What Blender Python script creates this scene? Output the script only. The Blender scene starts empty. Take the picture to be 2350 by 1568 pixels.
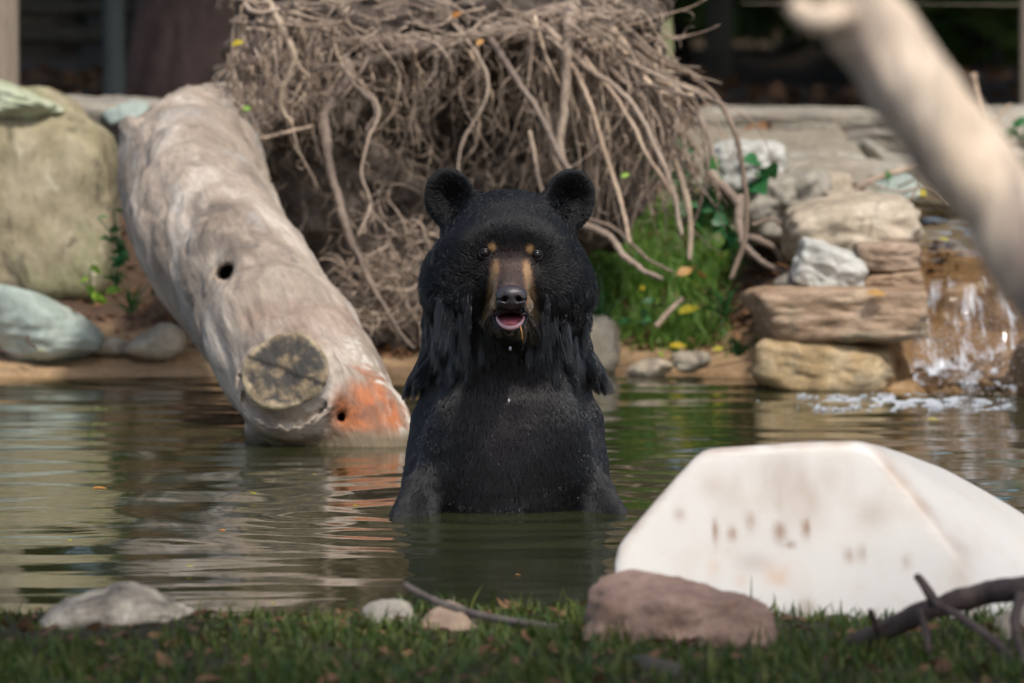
import bpy, bmesh, math, random
import numpy as np
from mathutils import Vector, Matrix, kdtree

random.seed(7)
RNG = np.random.default_rng(7)
S = bpy.context.scene
COL = S.collection

# ------------------------------------------------------------------ camera, sky, sun, exposure
FOC, CX, CY, HC, HOR = 13055.0, 1175.0, 784.0, 0.85, -39.0
PITCH = math.atan((CY - HOR) / FOC)
cam = bpy.data.cameras.new('camera')
camo = bpy.data.objects.new('camera', cam)
COL.objects.link(camo)
cam.sensor_width = 36.0
cam.lens = 200.0
camo.location = (0, 0, HC)
camo.rotation_euler = (math.pi / 2 - PITCH, 0, 0)
cam.clip_start = 0.1
cam.clip_end = 500
cam.dof.use_dof = True
cam.dof.focus_distance = 8.98
cam.dof.aperture_fstop = 6.9
S.camera = camo

SUN = Vector((0.26, -0.52, 0.88)).normalized()
w = bpy.data.worlds.new('World')
S.world = w
w.use_nodes = True
nt = w.node_tree
sky = nt.nodes.new('ShaderNodeTexSky')
sky.sky_type = 'NISHITA'
sky.sun_disc = False
sky.sun_elevation = math.asin(SUN.z)
sky.sun_rotation = math.atan2(SUN.x, SUN.y)
nt.links.new(sky.outputs[0], nt.nodes['Background'].inputs[0])
nt.nodes['Background'].inputs[1].default_value = 0.14
sky.dust_density = 3.0
sky.air_density = 1.0
sl = bpy.data.lights.new('sun', 'SUN')
sl.energy = 2.4
sl.angle = math.radians(4.0)
sl.color = (1.0, 0.95, 0.87)
so = bpy.data.objects.new('sun', sl)
so.rotation_euler = (-SUN).to_track_quat('-Z', 'Y').to_euler()
so.location = SUN * 30
COL.objects.link(so)
S.view_settings.view_transform = 'Standard'
S.view_settings.look = 'None'
S.view_settings.exposure = 0.46
S.view_settings.gamma = 1
S.view_settings.use_curve_mapping = False
S.render.engine = 'CYCLES'
S.cycles.max_bounces = 6
S.cycles.transparent_max_bounces = 12
S.cycles.sample_clamp_indirect = 6

# ------------------------------------------------------------------ helpers
_sp, _cp = math.sin(PITCH), math.cos(PITCH)

def P(x, y, Y):
    """world point at depth Y seen at photograph position x, y (2350 x 1568 units)"""
    a = (x - CX) / FOC
    b = (CY - y) / FOC
    dy = _cp + b * _sp
    dz = -_sp + b * _cp
    t = Y / dy
    return np.array((a * t, Y, HC + dz * t))

def pix(V):
    V = np.asarray(V, dtype=float).reshape(-1, 3)
    yy = V[:, 1]
    zz = V[:, 2] - HC
    d = yy * _cp - zz * _sp
    u = yy * _sp + zz * _cp
    return CX + FOC * V[:, 0] / d, CY - FOC * u / d

def px(n, Y):
    return n * Y / FOC

def sstep(a, b, x):
    t = np.clip((x - a) / (b - a), 0, 1)
    return t * t * (3 - 2 * t)

_perm = np.random.default_rng(3).permutation(256)
_perm = np.concatenate([_perm, _perm, _perm])
_g = np.random.default_rng(4).normal(size=(256, 3))
_g /= np.linalg.norm(_g, axis=1)[:, None]

def pn(p):
    p = np.asarray(p, dtype=float)
    i = np.floor(p).astype(int)
    f = p - i
    u = f * f * f * (f * (f * 6 - 15) + 10)
    i &= 255
    out = 0
    for a in (0, 1):
        wa = u[:, 0] if a else 1 - u[:, 0]
        A = _perm[i[:, 0] + a]
        for b in (0, 1):
            wb = u[:, 1] if b else 1 - u[:, 1]
            Bv = _perm[A + ((i[:, 1] + b) & 255)]
            for c in (0, 1):
                wc = u[:, 2] if c else 1 - u[:, 2]
                g = _g[_perm[Bv + ((i[:, 2] + c) & 255)]]
                d = g[:, 0] * (f[:, 0] - a) + g[:, 1] * (f[:, 1] - b) + g[:, 2] * (f[:, 2] - c)
                out = out + wa * wb * wc * d
    return out

def fbm(p, oct=4, gain=0.5):
    p = np.asarray(p, dtype=float)
    s, a = 0, 1.0
    for k in range(oct):
        s = s + a * pn(p * 2.03 ** k + 11.3 * k)
        a *= gain
    return s

def norm(v):
    return v / (np.linalg.norm(v, axis=-1, keepdims=True) + 1e-12)

def props(o, label=None, cat=None, group=None, kind=None):
    if label: o['label'] = label
    if cat: o['category'] = cat
    if group: o['group'] = group
    if kind: o['kind'] = kind
    return o

def thing(name, label, cat, loc=(0, 0, 0), group=None):
    o = bpy.data.objects.new(name, None)
    o.location = loc
    o.empty_display_size = 0.05
    COL.objects.link(o)
    return props(o, label, cat, group)

def mesh(name, V, F, smooth=True, attrs=None):
    """F: int array (n,k) or list of such arrays"""
    me = bpy.data.meshes.new(name)
    V = np.asarray(V, dtype=np.float32)
    Fs = F if isinstance(F, list) else [F]
    Fs = [np.asarray(f, dtype=np.int32) for f in Fs if len(f)]
    me.vertices.add(len(V))
    me.vertices.foreach_set('co', V.ravel())
    loops = np.concatenate([f.ravel() for f in Fs])
    tot = np.concatenate([np.full(len(f), f.shape[1], dtype=np.int32) for f in Fs])
    st = np.concatenate([[0], np.cumsum(tot)[:-1]]).astype(np.int32)
    me.loops.add(len(loops))
    me.loops.foreach_set('vertex_index', loops)
    me.polygons.add(len(tot))
    me.polygons.foreach_set('loop_start', st)
    try:
        me.polygons.foreach_set('loop_total', tot)
    except Exception:
        pass
    me.update(calc_edges=True)
    if smooth:
        me.polygons.foreach_set('use_smooth', np.ones(len(tot), dtype=bool))
    for k, v in (attrs or {}).items():
        v = np.asarray(v, dtype=np.float32)
        if v.ndim == 1:
            at = me.attributes.new(k, 'FLOAT', 'POINT')
            at.data.foreach_set('value', v)
        else:
            if v.shape[1] == 3:
                v = np.concatenate([v, np.ones((len(v), 1), dtype=np.float32)], 1)
            at = me.attributes.new(k, 'FLOAT_COLOR', 'POINT')
            at.data.foreach_set('color', v.ravel())
    me.validate()
    return me

def obj(name, V, F, m, parent=None, smooth=True, attrs=None, flat_at=None):
    """one mesh object; V in world coordinates, origin moved to the parent's or to the thing's base"""
    V = np.asarray(V, dtype=float)
    if parent is not None:
        o0 = np.array(parent.location)
        q = parent.parent
        while q is not None:
            o0 = o0 + np.array(q.location)
            q = q.parent
    else:
        o0 = np.array([(V[:, 0].min() + V[:, 0].max()) / 2, (V[:, 1].min() + V[:, 1].max()) / 2, V[:, 2].min()])
    me = mesh(name, V - o0, F, smooth, attrs)
    me.materials.append(m)
    o = bpy.data.objects.new(name, me)
    COL.objects.link(o)
    if parent is not None:
        o.parent = parent
    else:
        o.location = o0
    return o

# ---- materials
def M(name):
    m = bpy.data.materials.new(name)
    m.use_nodes = True
    t = m.node_tree
    return m, t, t.nodes['Principled BSDF']

def N(t, typ, **kw):
    n = t.nodes.new(typ)
    for k, v in kw.items():
        if k.startswith('_'):
            setattr(n, k[1:], v)
        else:
            n.inputs[k.replace('__', ' ')].default_value = v
    return n

def noise(t, co, scale, detail=5, rough=0.6, dist=0.0):
    n = N(t, 'ShaderNodeTexNoise', Scale=scale, Detail=detail, Roughness=rough, Distortion=dist)
    t.links.new(co, n.inputs['Vector'])
    return n.outputs['Fac']

def ramp(t, fac, stops):
    r = t.nodes.new('ShaderNodeValToRGB')
    el = r.color_ramp.elements
    while len(el) < len(stops):
        el.new(0.5)
    for e, (p, c) in zip(el, stops):
        e.position = p
        e.color = (*c, 1) if not isinstance(c, (int, float)) else (c, c, c, 1)
    t.links.new(fac, r.inputs[0])
    return r.outputs[0]

def mixc(t, fac, a, b, mode='MIX'):
    m = t.nodes.new('ShaderNodeMix')
    m.data_type = 'RGBA'
    m.blend_type = mode
    for s, v in ((0, fac), (6, a), (7, b)):
        if isinstance(v, (int, float)):
            m.inputs[s].default_value = v
        elif isinstance(v, tuple):
            m.inputs[s].default_value = (*v, 1)
        else:
            t.links.new(v, m.inputs[s])
    return m.outputs[2]

def attr(t, name, out='Color'):
    n = t.nodes.new('ShaderNodeAttribute')
    n.attribute_name = name
    return n.outputs[out]

def coords(t, scale=(1, 1, 1)):
    c = t.nodes.new('ShaderNodeTexCoord')
    mp = t.nodes.new('ShaderNodeMapping')
    mp.inputs['Scale'].default_value = scale
    t.links.new(c.outputs['Object'], mp.inputs[0])
    return mp.outputs[0]

def bump(t, b, h, strength, dist=0.01, prev=None):
    n = N(t, 'ShaderNodeBump', Strength=strength, Distance=dist)
    t.links.new(h, n.inputs['Height'])
    if prev is not None:
        t.links.new(prev, n.inputs['Normal'])
    if b is not None:
        t.links.new(n.outputs[0], b.inputs['Normal'])
    return n.outputs[0]

def natural(name, stops, scale=8, patches=(), rough=0.85, bscale=60, bstr=0.5, bdist=0.006, stretch=(1, 1, 1), vcol=False, spec=0.3, dist=0.4, vary=False, grain=False):
    """rock / wood / soil: noise ramp, patches of other colours, grain and relief"""
    m, t, b = M(name)
    co = attr(t, 'gco', 'Vector') if grain else coords(t, stretch)
    c = ramp(t, noise(t, co, scale, 8, 0.62, dist), stops)
    for (ps, lo, hi, pc) in patches:
        f = ramp(t, noise(t, co, ps, 6, 0.65, 0.6), [(lo, 0.0), (hi, 1.0)])
        c = mixc(t, f, c, pc)
    fine = noise(t, co, bscale, 8, 0.7)
    c = mixc(t, 0.55, c, ramp(t, fine, [(0.3, (0.5, 0.5, 0.5)), (0.7, (1.3, 1.3, 1.3))]), 'MULTIPLY')
    if vcol:
        sep = attr(t, 'col')
        a = attr(t, 'mask', 'Fac')
        c2 = mixc(t, 0.6, sep, ramp(t, fine, [(0.3, (0.45, 0.45, 0.45)), (0.7, (1.4, 1.4, 1.4))]), 'MULTIPLY')
        c = mixc(t, a, c, c2)
    if vary:
        oi = t.nodes.new('ShaderNodeObjectInfo')
        c = mixc(t, 1.0, c, ramp(t, oi.outputs['Random'], [(0.0, (0.62, 0.60, 0.58)), (0.6, (1.0, 1.0, 1.0)), (1.0, (1.35, 1.3, 1.22))]), 'MULTIPLY')
    t.links.new(c, b.inputs['Base Color'])
    b.inputs['Roughness'].default_value = rough
    b.inputs['Specular IOR Level'].default_value = spec
    n1 = bump(t, None, fine, bstr, bdist)
    bump(t, b, noise(t, co, bscale * 0.22, 6, 0.65), bstr, bdist * 3.5, n1)
    return m

def plain(name, c, rough=0.6, spec=0.5, **kw):
    m, t, b = M(name)
    b.inputs['Base Color'].default_value = (*c, 1)
    b.inputs['Roughness'].default_value = rough
    b.inputs['Specular IOR Level'].default_value = spec
    for k, v in kw.items():
        b.inputs[k.replace('__', ' ')].default_value = v
    return m

def leafmat(name, c1, c2, trans=0.35, rough=0.5, perobj=False):
    m, t, b = M(name)
    if perobj:
        oi = t.nodes.new('ShaderNodeObjectInfo')
        f = oi.outputs['Random']
    else:
        f = attr(t, 'rnd', 'Fac')
    c = mixc(t, f, c1, c2)
    nz = noise(t, coords(t), 60, 4)
    c = mixc(t, 0.5, c, ramp(t, nz, [(0.3, (0.55, 0.5, 0.45)), (0.65, (1.25, 1.2, 1.1))]), 'MULTIPLY')
    t.links.new(c, b.inputs['Base Color'])
    b.inputs['Roughness'].default_value = rough
    b.inputs['Specular IOR Level'].default_value = 0.35
    tr = t.nodes.new('ShaderNodeBsdfTranslucent')
    t.links.new(c, tr.inputs[0])
    mx = t.nodes.new('ShaderNodeMixShader')
    mx.inputs[0].default_value = trans
    t.links.new(b.outputs[0], mx.inputs[1])
    t.links.new(tr.outputs[0], mx.inputs[2])
    t.links.new(mx.outputs[0], t.nodes['Material Output'].inputs[0])
    return m

# ---- geometry makers
def catmull(pts, n):
    pts = np.asarray(pts, dtype=float)
    if len(pts) == 2:
        tt = np.linspace(0, 1, n)[:, None]
        return pts[0] * (1 - tt) + pts[1] * tt
    p = np.vstack([2 * pts[0] - pts[1], pts, 2 * pts[-1] - pts[-2]])
    s = np.linspace(0, len(pts) - 1 - 1e-6, n)
    i = s.astype(int)
    f = (s - i)[:, None]
    a, b, c, d = p[i], p[i + 1], p[i + 2], p[i + 3]
    return 0.5 * (2 * b + (c - a) * f + (2 * a - 5 * b + 4 * c - d) * f ** 2 + (3 * b - a - 3 * c + d) * f ** 3)

def tube(C, R, sides=6, rough=0.0, seed=0, flat=1.0):
    C = np.asarray(C, dtype=float)
    n = len(C)
    R = np.broadcast_to(np.asarray(R, dtype=float), (n,))
    T = norm(np.gradient(C, axis=0))
    up = np.array([0.31, 0.83, 0.46])
    A = norm(np.cross(T, up))
    Bn = norm(np.cross(T, A))
    th = np.linspace(0, 2 * np.pi, sides, endpoint=False)
    V = C[:, None, :] + R[:, None, None] * (np.cos(th)[None, :, None] * A[:, None, :] + flat * np.sin(th)[None, :, None] * Bn[:, None, :])
    V = V.reshape(-1, 3)
    if rough:
        rad = np.repeat(R, sides)
        d = fbm(V / (np.mean(R) * 2.5) + seed * 3.7, 3)
        V = V + norm(V - np.repeat(C, sides, axis=0)) * (rough * d * rad)[:, None]
    i = np.arange(n - 1)[:, None] * sides
    j = np.arange(sides)[None, :]
    j2 = (j + 1) % sides
    F = np.stack([i + j, i + j2, i + sides + j2, i + sides + j], -1).reshape(-1, 4)
    V = np.vstack([V, C[:1], C[-1:]])
    k = np.arange(sides)
    c0 = np.stack([np.full(sides, n * sides), (k + 1) % sides, k], 1)
    e = (n - 1) * sides
    c1 = np.stack([np.full(sides, n * sides + 1), e + k, e + (k + 1) % sides], 1)
    return V, F, np.vstack([c0, c1])

class Heap:
    """collects pieces into one mesh"""
    def __init__(s):
        s.V, s.Q, s.T, s.n, s.r = [], [], [], 0, []
    def add(s, V, Q=None, T=None, r=0.0):
        s.V.append(V)
        if Q is not None and len(Q): s.Q.append(np.asarray(Q) + s.n)
        if T is not None and len(T): s.T.append(np.asarray(T) + s.n)
        s.r.append(np.full(len(V), r))
        s.n += len(V)
    def build(s, name, m, parent=None, smooth=True, attrs=None):
        F = []
        if s.Q: F.append(np.vstack(s.Q))
        if s.T: F.append(np.vstack(s.T))
        at = {'rnd': np.concatenate(s.r)}
        at.update(attrs or {})
        return obj(name, np.vstack(s.V), F, m, parent, smooth, at)

_ico = {}
def ico(n):
    if n not in _ico:
        bm = bmesh.new()
        bmesh.ops.create_icosphere(bm, subdivisions=n, radius=1)
        V = np.array([v.co[:] for v in bm.verts])
        F = np.array([[v.index for v in f.verts] for f in bm.faces])
        bm.free()
        _ico[n] = (V, F)
    return _ico[n]

def rock_shape(c, size, seed, boxy=0.0, rot=0.0, tilt=0.0, rough=0.06, p=9, sub=5, freq=2.2, nplanes=16, lay=0.0, cuts=()):
    D, F = ico(sub)
    r = np.random.default_rng(seed)
    n = norm(r.normal(size=(nplanes, 3)))
    d = r.uniform(0.78, 1.05, nplanes)
    if boxy > 0:
        ax = np.vstack([np.eye(3), -np.eye(3)]) + r.normal(size=(6, 3)) * 0.07
        n = np.vstack([norm(ax), n])
        d = np.concatenate([r.uniform(0.6, 0.7, 6), d * (0.9 + boxy * 0.3)])
    for cn, cd in cuts:
        n = np.vstack([n, norm(np.array([cn], float))]); d = np.append(d, cd)
    g = (np.maximum(D @ n.T / d, 0) ** p).sum(1) ** (1 / p)
    V = D / g[:, None]
    V = V / (V.max(0) - V.min(0)) * 2
    V = V - (V.max(0) + V.min(0)) / 2
    disp = fbm(D * freq + seed, 5, 0.55) * rough * 1.6
    if lay:
        disp = disp + lay * (np.abs(pn(np.stack([D[:, 0] * 1.3, D[:, 1] * 1.3, V[:, 2] * 7 + seed], 1))) - 0.2)
    V = V * (1 + disp)[:, None]
    V = V * (np.array(size) / 2)
    # fine relief in metres
    V = V + D * (fbm(V * 22 + seed, 4, 0.6) * min(0.0055, min(size) * 0.05))[:, None]
    ct, st = math.cos(tilt), math.sin(tilt)
    V = V @ np.array([[ct, 0, st], [0, 1, 0], [-st, 0, ct]])
    cr, sr = math.cos(rot), math.sin(rot)
    V = V @ np.array([[cr, sr, 0], [-sr, cr, 0], [0, 0, 1]])
    return V + np.array(c), F

def rock(name, label, cat, box, Y, depth, m, seed, group=None, sub=5, rotz=0.0, **kw):
    x0, y0, x1, y1 = box
    c = P((x0 + x1) / 2, (y0 + y1) / 2, Y)
    V, F = rock_shape(c, (px(x1 - x0, Y), depth, px(y1 - y0, Y)), seed, sub=sub, rot=rotz, **kw)
    o = obj(name, V, F, m)
    props(o, label, cat, group)
    return o

def nets(f, lo, hi, h, lip=1.6):
    """surface nets of the field f (negative inside)"""
    lo = np.asarray(lo, float); hi = np.asarray(hi, float)
    n = (np.ceil((hi - lo) / h / 4).astype(int)) * 4 + 1
    ax = [lo[k] + h * np.arange(n[k]) for k in range(3)]
    cax = [a[::4] for a in ax]
    G = np.stack(np.meshgrid(*cax, indexing='ij'), -1)
    cs = G.shape[:3]
    c = f(G.reshape(-1, 3)).reshape(cs)
    near = np.abs(c) < 4 * h * 1.75 * lip
    idx = [np.minimum((np.arange(n[k]) + 2) // 4, cs[k] - 1) for k in range(3)]
    D = c[np.ix_(*idx)].astype(np.float32)
    mask = near[np.ix_(*idx)]
    I = np.argwhere(mask)
    pts = lo + I * h
    D[mask] = f(pts)
    ins = D < 0
    def sl(a, b, cc):
        return (slice(a, a - 1 if a == 0 else None), slice(b, b - 1 if b == 0 else None), slice(cc, cc - 1 if cc == 0 else None))
    corners = [(a, b, cc) for a in (0, 1) for b in (0, 1) for cc in (0, 1)]
    cnt = sum(ins[sl(*k)].astype(np.int8) for k in corners)
    act = (cnt > 0) & (cnt < 8)
    cells = np.argwhere(act)
    vid = np.full(act.shape, -1, dtype=np.int64)
    vid[act] = np.arange(len(cells))
    acc = np.zeros((len(cells), 3)); num = np.zeros(len(cells))
    def at(k):
        q = cells + np.array(k)
        return D[q[:, 0], q[:, 1], q[:, 2]].astype(float)
    vals = {k: at(k) for k in corners}
    for k in corners:
        for a in range(3):
            if k[a] == 0:
                k2 = list(k); k2[a] = 1; k2 = tuple(k2)
                v0, v1 = vals[k], vals[k2]
                cr = (v0 < 0) != (v1 < 0)
                t = np.where(cr, v0 / np.where(cr, v0 - v1, 1), 0)
                pt = np.tile(np.array(k, float), (len(cells), 1))
                pt[:, a] += t
                acc += pt * cr[:, None]; num += cr
    V = lo + (cells + acc / num[:, None]) * h
    quads = []
    for a in range(3):
        b, c2 = (a + 1) % 3, (a + 2) % 3
        s0 = [slice(None)] * 3; s1 = [slice(None)] * 3
        s0[a] = slice(0, -1); s1[a] = slice(1, None)
        x = ins[tuple(s0)] != ins[tuple(s1)]
        fl = ins[tuple(s0)]
        E = np.argwhere(x)
        E = E[(E[:, b] > 0) & (E[:, c2] > 0) & (E[:, b] < n[b] - 1) & (E[:, c2] < n[c2] - 1)]
        flip = fl[E[:, 0], E[:, 1], E[:, 2]]
        def cell(db, dc):
            q = E.copy(); q[:, b] -= db; q[:, c2] -= dc
            return vid[q[:, 0], q[:, 1], q[:, 2]]
        q = np.stack([cell(1, 1), cell(0, 1), cell(0, 0), cell(1, 0)], 1)
        q[~flip] = q[~flip][:, ::-1]
        quads.append(q)
    Q = np.vstack(quads)
    Q = Q[(Q >= 0).all(1)]
    return V, Q

def ell(p, c, r, R=None):
    q = p - np.asarray(c)
    if R is not None:
        q = q @ R
    r = np.asarray(r, float)
    k0 = np.linalg.norm(q / r, axis=1)
    k1 = np.linalg.norm(q / (r * r), axis=1) + 1e-9
    return k0 * (k0 - 1) / k1

def caps(p, a, b, ra, rb):
    a = np.asarray(a, float); b = np.asarray(b, float)
    ba = b - a
    pa = p - a
    h = np.clip(pa @ ba / (ba @ ba), 0, 1)
    return np.linalg.norm(pa - h[:, None] * ba, axis=1) - (ra + (rb - ra) * h)

def smin(a, b, k):
    h = np.clip(0.5 + 0.5 * (b - a) / k, 0, 1)
    return b + (a - b) * h - k * h * (1 - h)

def smax(a, b, k):
    return -smin(-a, -b, k)

def vnormals(V, Q):
    n = np.zeros_like(V)
    a, b, c = V[Q[:, 0]], V[Q[:, 1]], V[Q[:, 2]]
    fn = np.cross(b - a, c - a)
    if Q.shape[1] == 4:
        fn = fn + np.cross(c - a, V[Q[:, 3]] - a)
    for k in range(Q.shape[1]):
        np.add.at(n, Q[:, k], fn)
    return norm(n)

# ------------------------------------------------------------------ the lie of the land
def shore_far(x):
    return 12.32 + 0.10 * np.sin(x * 2.1 + 1.0) + 0.06 * np.sin(x * 5.3) - 0.42 * sstep(0.35, 0.75, x) - 2.2 * sstep(2.6, 5.2, np.abs(x)) ** 1.5
def shore_near(x):
    return 7.50 + 0.05 * np.sin(x * 4.0) + 0.03 * np.sin(x * 9 + 1) + 2.2 * sstep(2.6, 5.2, np.abs(x)) ** 1.5 - 0.10 * sstep(0.2, 0.5, x)

def ground_z(x, y):
    s = y - shore_far(x)
    left = sstep(0.2, -0.6, x)
    far = np.where(s < 0, -0.75 * (1 - np.exp(s * 0.9)) * 0.9,
          np.where(s < 0.28, 0.20 * s, 0.056 + 0.33 * (s - 0.28)))
    cap = 0.47 + 0.0 * x
    far = np.where(s > 0, cap - np.log1p(np.exp((cap - far) * 22)) / 22 + 0.0, far)
    # bed of the brook at the right, below the bank
    brook = sstep(0.82, 0.90, x) * sstep(1.75, 1.6, x)
    bz = np.where(s < 0.42, far * 1.0, 0.0)
    br = 0.03 + 0.17 * sstep(0.30, 0.60, s) + 0.06 * (s - 0.5)
    far = np.where(s > 0.1, far * (1 - brook) + brook * np.minimum(br, 0.40), far)
    sn = shore_near(x) - y
    near = np.where(sn < 0, -0.75 * (1 - np.exp(sn * 1.6)) * 0.9, 0.03 * sstep(0, 0.15, sn) + 0.012 * np.clip(sn, 0, 3))
    z = np.where(y > 10, far, near)
    side = sstep(5.2, 6.5, np.abs(x))
    z = np.where((y > 7.6) & (y < 12.4), np.maximum(z, -0.75 + 0.85 * side), z)
    z = z + 0.5 * sstep(30, 60, y) + 1.5 * sstep(45, 140, y)
    return z

def axis(parts):
    out = [parts[0][0]]
    for (a, b, st) in parts:
        n = max(1, int(round((b - a) / st)))
        out += list(a + (b - a) * (np.arange(n) + 1) / n)
    return np.array(out)

def grid(xs, ys):
    X, Y = np.meshgrid(xs, ys, indexing='ij')
    nx, ny = len(xs), len(ys)
    i = np.arange(nx - 1)[:, None] * ny
    j = np.arange(ny - 1)[None, :]
    F = np.stack([i + j, i + ny + j, i + ny + j + 1, i + j + 1], -1).reshape(-1, 4)
    return X.ravel(), Y.ravel(), F

def ground_noise(x, y):
    p = np.stack([x, y, 0 * x], 1)
    return fbm(p * 3, 4) * 0.035 + fbm(p * 14, 4, 0.6) * 0.016

gx = axis([(-200, -20, 20), (-20, -4, 1), (-4, -1.7, 0.08), (-1.7, 1.9, 0.018), (1.9, 4, 0.08), (4, 20, 1), (20, 200, 20)])
gy = axis([(-30, 4, 1.5), (4, 6, 0.1), (6, 8, 0.02), (8, 11.4, 0.1), (11.4, 14.6, 0.016), (14.6, 20, 0.12), (20, 40, 1), (40, 400, 20)])
X, Y, F = grid(gx, gy)
Z = ground_z(X, Y) + ground_noise(X, Y) * sstep(-0.4, 0.05, ground_z(X, Y)) * (0.35 + 0.65 * sstep(0.03, 0.15, ground_z(X, Y))) * sstep(300, 30, np.abs(X) + Y)
def ground_at(x, y):
    x = np.atleast_1d(np.asarray(x, float)); y = np.atleast_1d(np.asarray(y, float))
    g = ground_z(x, y)
    return g + ground_noise(x, y) * sstep(-0.4, 0.05, g) * (0.35 + 0.65 * sstep(0.03, 0.15, g))
s_f = Y - shore_far(X)
sand = np.maximum(sstep(0.42, 0.25, s_f + 0.06 * pn(np.stack([X * 6, Y * 6, 0 * X], 1))) * (Y > 10), sstep(0.10, -0.02, Z) * (Y > 8) * (Y < 11.5))
sand = np.maximum(sand, sstep(0.80, 0.9, X) * (s_f < 2.2) * (Y > 10) * (X < 1.8))
colr = np.zeros((len(X), 3))
litter = np.array([0.085, 0.052, 0.034])
sandc = np.array([0.37, 0.245, 0.135])
forest = np.array([0.060, 0.042, 0.026])
turf = np.array([0.036, 0.027, 0.014])
colr[:] = litter
ff = sstep(14.2, 15.5, Y)[:, None]
colr = colr * (1 - ff) + forest * ff
nn = ((Y < 8) * 1.0)[:, None]
colr = colr * (1 - nn) + turf * nn
colr = colr * (1 - sand[:, None]) + sandc * sand[:, None]
rub = (sstep(0.30, 0.42, X) * sstep(12.95, 13.15, Y) * sstep(14.9, 14.7, Y) * (X < 1.9))[:, None]
colr = colr * (1 - rub) + np.array([0.27, 0.235, 0.18]) * rub
wetb = (sstep(0.84, 0.92, X) * (s_f < 0.85) * (s_f > 0.02) * (Y > 10) * (X < 1.8))[:, None]
colr = colr * (1 - wetb) + np.array([0.20, 0.13, 0.075]) * wetb
mg = natural('ground_soil', [(0.3, (0.05, 0.03, 0.02)), (0.7, (0.12, 0.08, 0.05))], 6, bscale=45, bstr=0.6, bdist=0.01, vcol=True, rough=0.9)
g = obj('ground', np.stack([X, Y, Z], 1), F, mg, attrs={'col': colr, 'mask': np.ones(len(X))})
props(g, kind='structure')

# pond water -------------------------------------------------------
def wave(x, y):
    p = np.stack([x * 2.6, y * 5.2, 0 * x], 1)
    h = 0.0062 * pn(p) + 0.0016 * pn(p * 2.1 + 5) + 0.0004 * pn(p * np.array([3.2, 5.5, 1]) + 9)
    h = h + 0.00012 * pn(np.stack([x * 22, y * 40, 0 * x], 1)) + 0.00035 * sstep(10.2, 11.5, y) * sstep(0, 0.5, x) * pn(np.stack([x * 16, y * 26, 0 * x + 3], 1))
    r = np.hypot(x, y - 9.25)
    h = h + 0.0016 * np.sin(r * 42 + 1.5 * pn(np.stack([x * 5, y * 5, 0 * x], 1))) * np.exp(-((r - 0.42) / 0.30) ** 2)
    r2 = np.hypot(x + 0.28, y - 8.95)
    h = h + 0.0008 * np.sin(r2 * 48) * np.exp(-((r2 - 0.12) / 0.14) ** 2)
    return h
wx = axis([(-7, -2.2, 0.2), (-2.2, -1.3, 0.05), (-1.3, 1.4, 0.011), (1.4, 2.2, 0.05), (2.2, 7, 0.2)])
wy = axis([(6.6, 7.4, 0.1), (7.4, 12.5, 0.010), (12.5, 13, 0.1)])
X, Y, F = grid(wx, wy)
H = wave(X, Y)
dep = np.clip(-ground_z(X, Y), 0, 2)
m, t, b = M('pond_water')
t.nodes.remove(b)
fr = N(t, 'ShaderNodeFresnel', IOR=1.33)
gl = N(t, 'ShaderNodeBsdfGlossy', Roughness=0.045, Color=(1, 1, 1, 1))
df = t.nodes.new('ShaderNodeBsdfDiffuse')
co = coords(t)
df.inputs[0].default_value = (0.023, 0.026, 0.009, 1)
tr = N(t, 'ShaderNodeBsdfTransparent', Color=(0.86, 0.80, 0.62, 1))
mk = t.nodes.new('ShaderNodeMixShader')
t.links.new(attr(t, 'murk', 'Fac'), mk.inputs[0])
t.links.new(tr.outputs[0], mk.inputs[1]); t.links.new(df.outputs[0], mk.inputs[2])
mx = t.nodes.new('ShaderNodeMixShader')
t.links.new(fr.outputs[0], mx.inputs[0])
t.links.new(mk.outputs[0], mx.inputs[1]); t.links.new(gl.outputs[0], mx.inputs[2])
t.links.new(mx.outputs[0], t.nodes['Material Output'].inputs[0])
bp = bump(t, None, noise(t, coords(t, (1, 1.6, 1)), 30, 3), 0.10, 0.002)
for q in (fr, gl):
    t.links.new(bp, q.inputs['Normal'])
o = obj('water', np.stack([X, Y, H], 1), F, m, attrs={'murk': 1 - np.exp(-dep * 16)})
props(o, kind='structure')

# ------------------------------------------------------------------ materials for the place
m_wood = natural('bleached_wood', [(0.28, (0.20, 0.155, 0.115)), (0.5, (0.41, 0.335, 0.265)), (0.70, (0.63, 0.555, 0.47))], 9,
                 patches=[(3.5, 0.52, 0.68, (0.40, 0.315, 0.245)), (9, 0.60, 0.72, (0.20, 0.17, 0.145))], bscale=110, bstr=0.7, bdist=0.004, vcol=True, rough=0.65, grain=True)
m_cut = natural('sawn_wood', [(0.3, (0.035, 0.028, 0.02)), (0.5, (0.14, 0.11, 0.075)), (0.66, (0.42, 0.34, 0.22))], 26, bscale=120, bstr=0.7, rough=0.8)
m_root = natural('dry_root', [(0.3, (0.23, 0.17, 0.125)), (0.7, (0.47, 0.37, 0.285))], 9, bscale=120, bstr=0.4, bdist=0.002, rough=0.8, vary=True)
m_rootd = natural('grey_root', [(0.3, (0.15, 0.112, 0.09)), (0.7, (0.34, 0.265, 0.21))], 9, bscale=120, bstr=0.4, bdist=0.002, rough=0.8, vary=True)
m_rootp = natural('pale_root', [(0.3, (0.36, 0.27, 0.19)), (0.7, (0.60, 0.48, 0.36))], 9, bscale=120, bstr=0.4, bdist=0.002, rough=0.8, vary=True)
m_soil = natural('root_soil', [(0.3, (0.060, 0.045, 0.037)), (0.5, (0.15, 0.118, 0.095)), (0.72, (0.30, 0.24, 0.20))], 14, bscale=70, bstr=1.0, bdist=0.012, rough=0.95)

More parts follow.
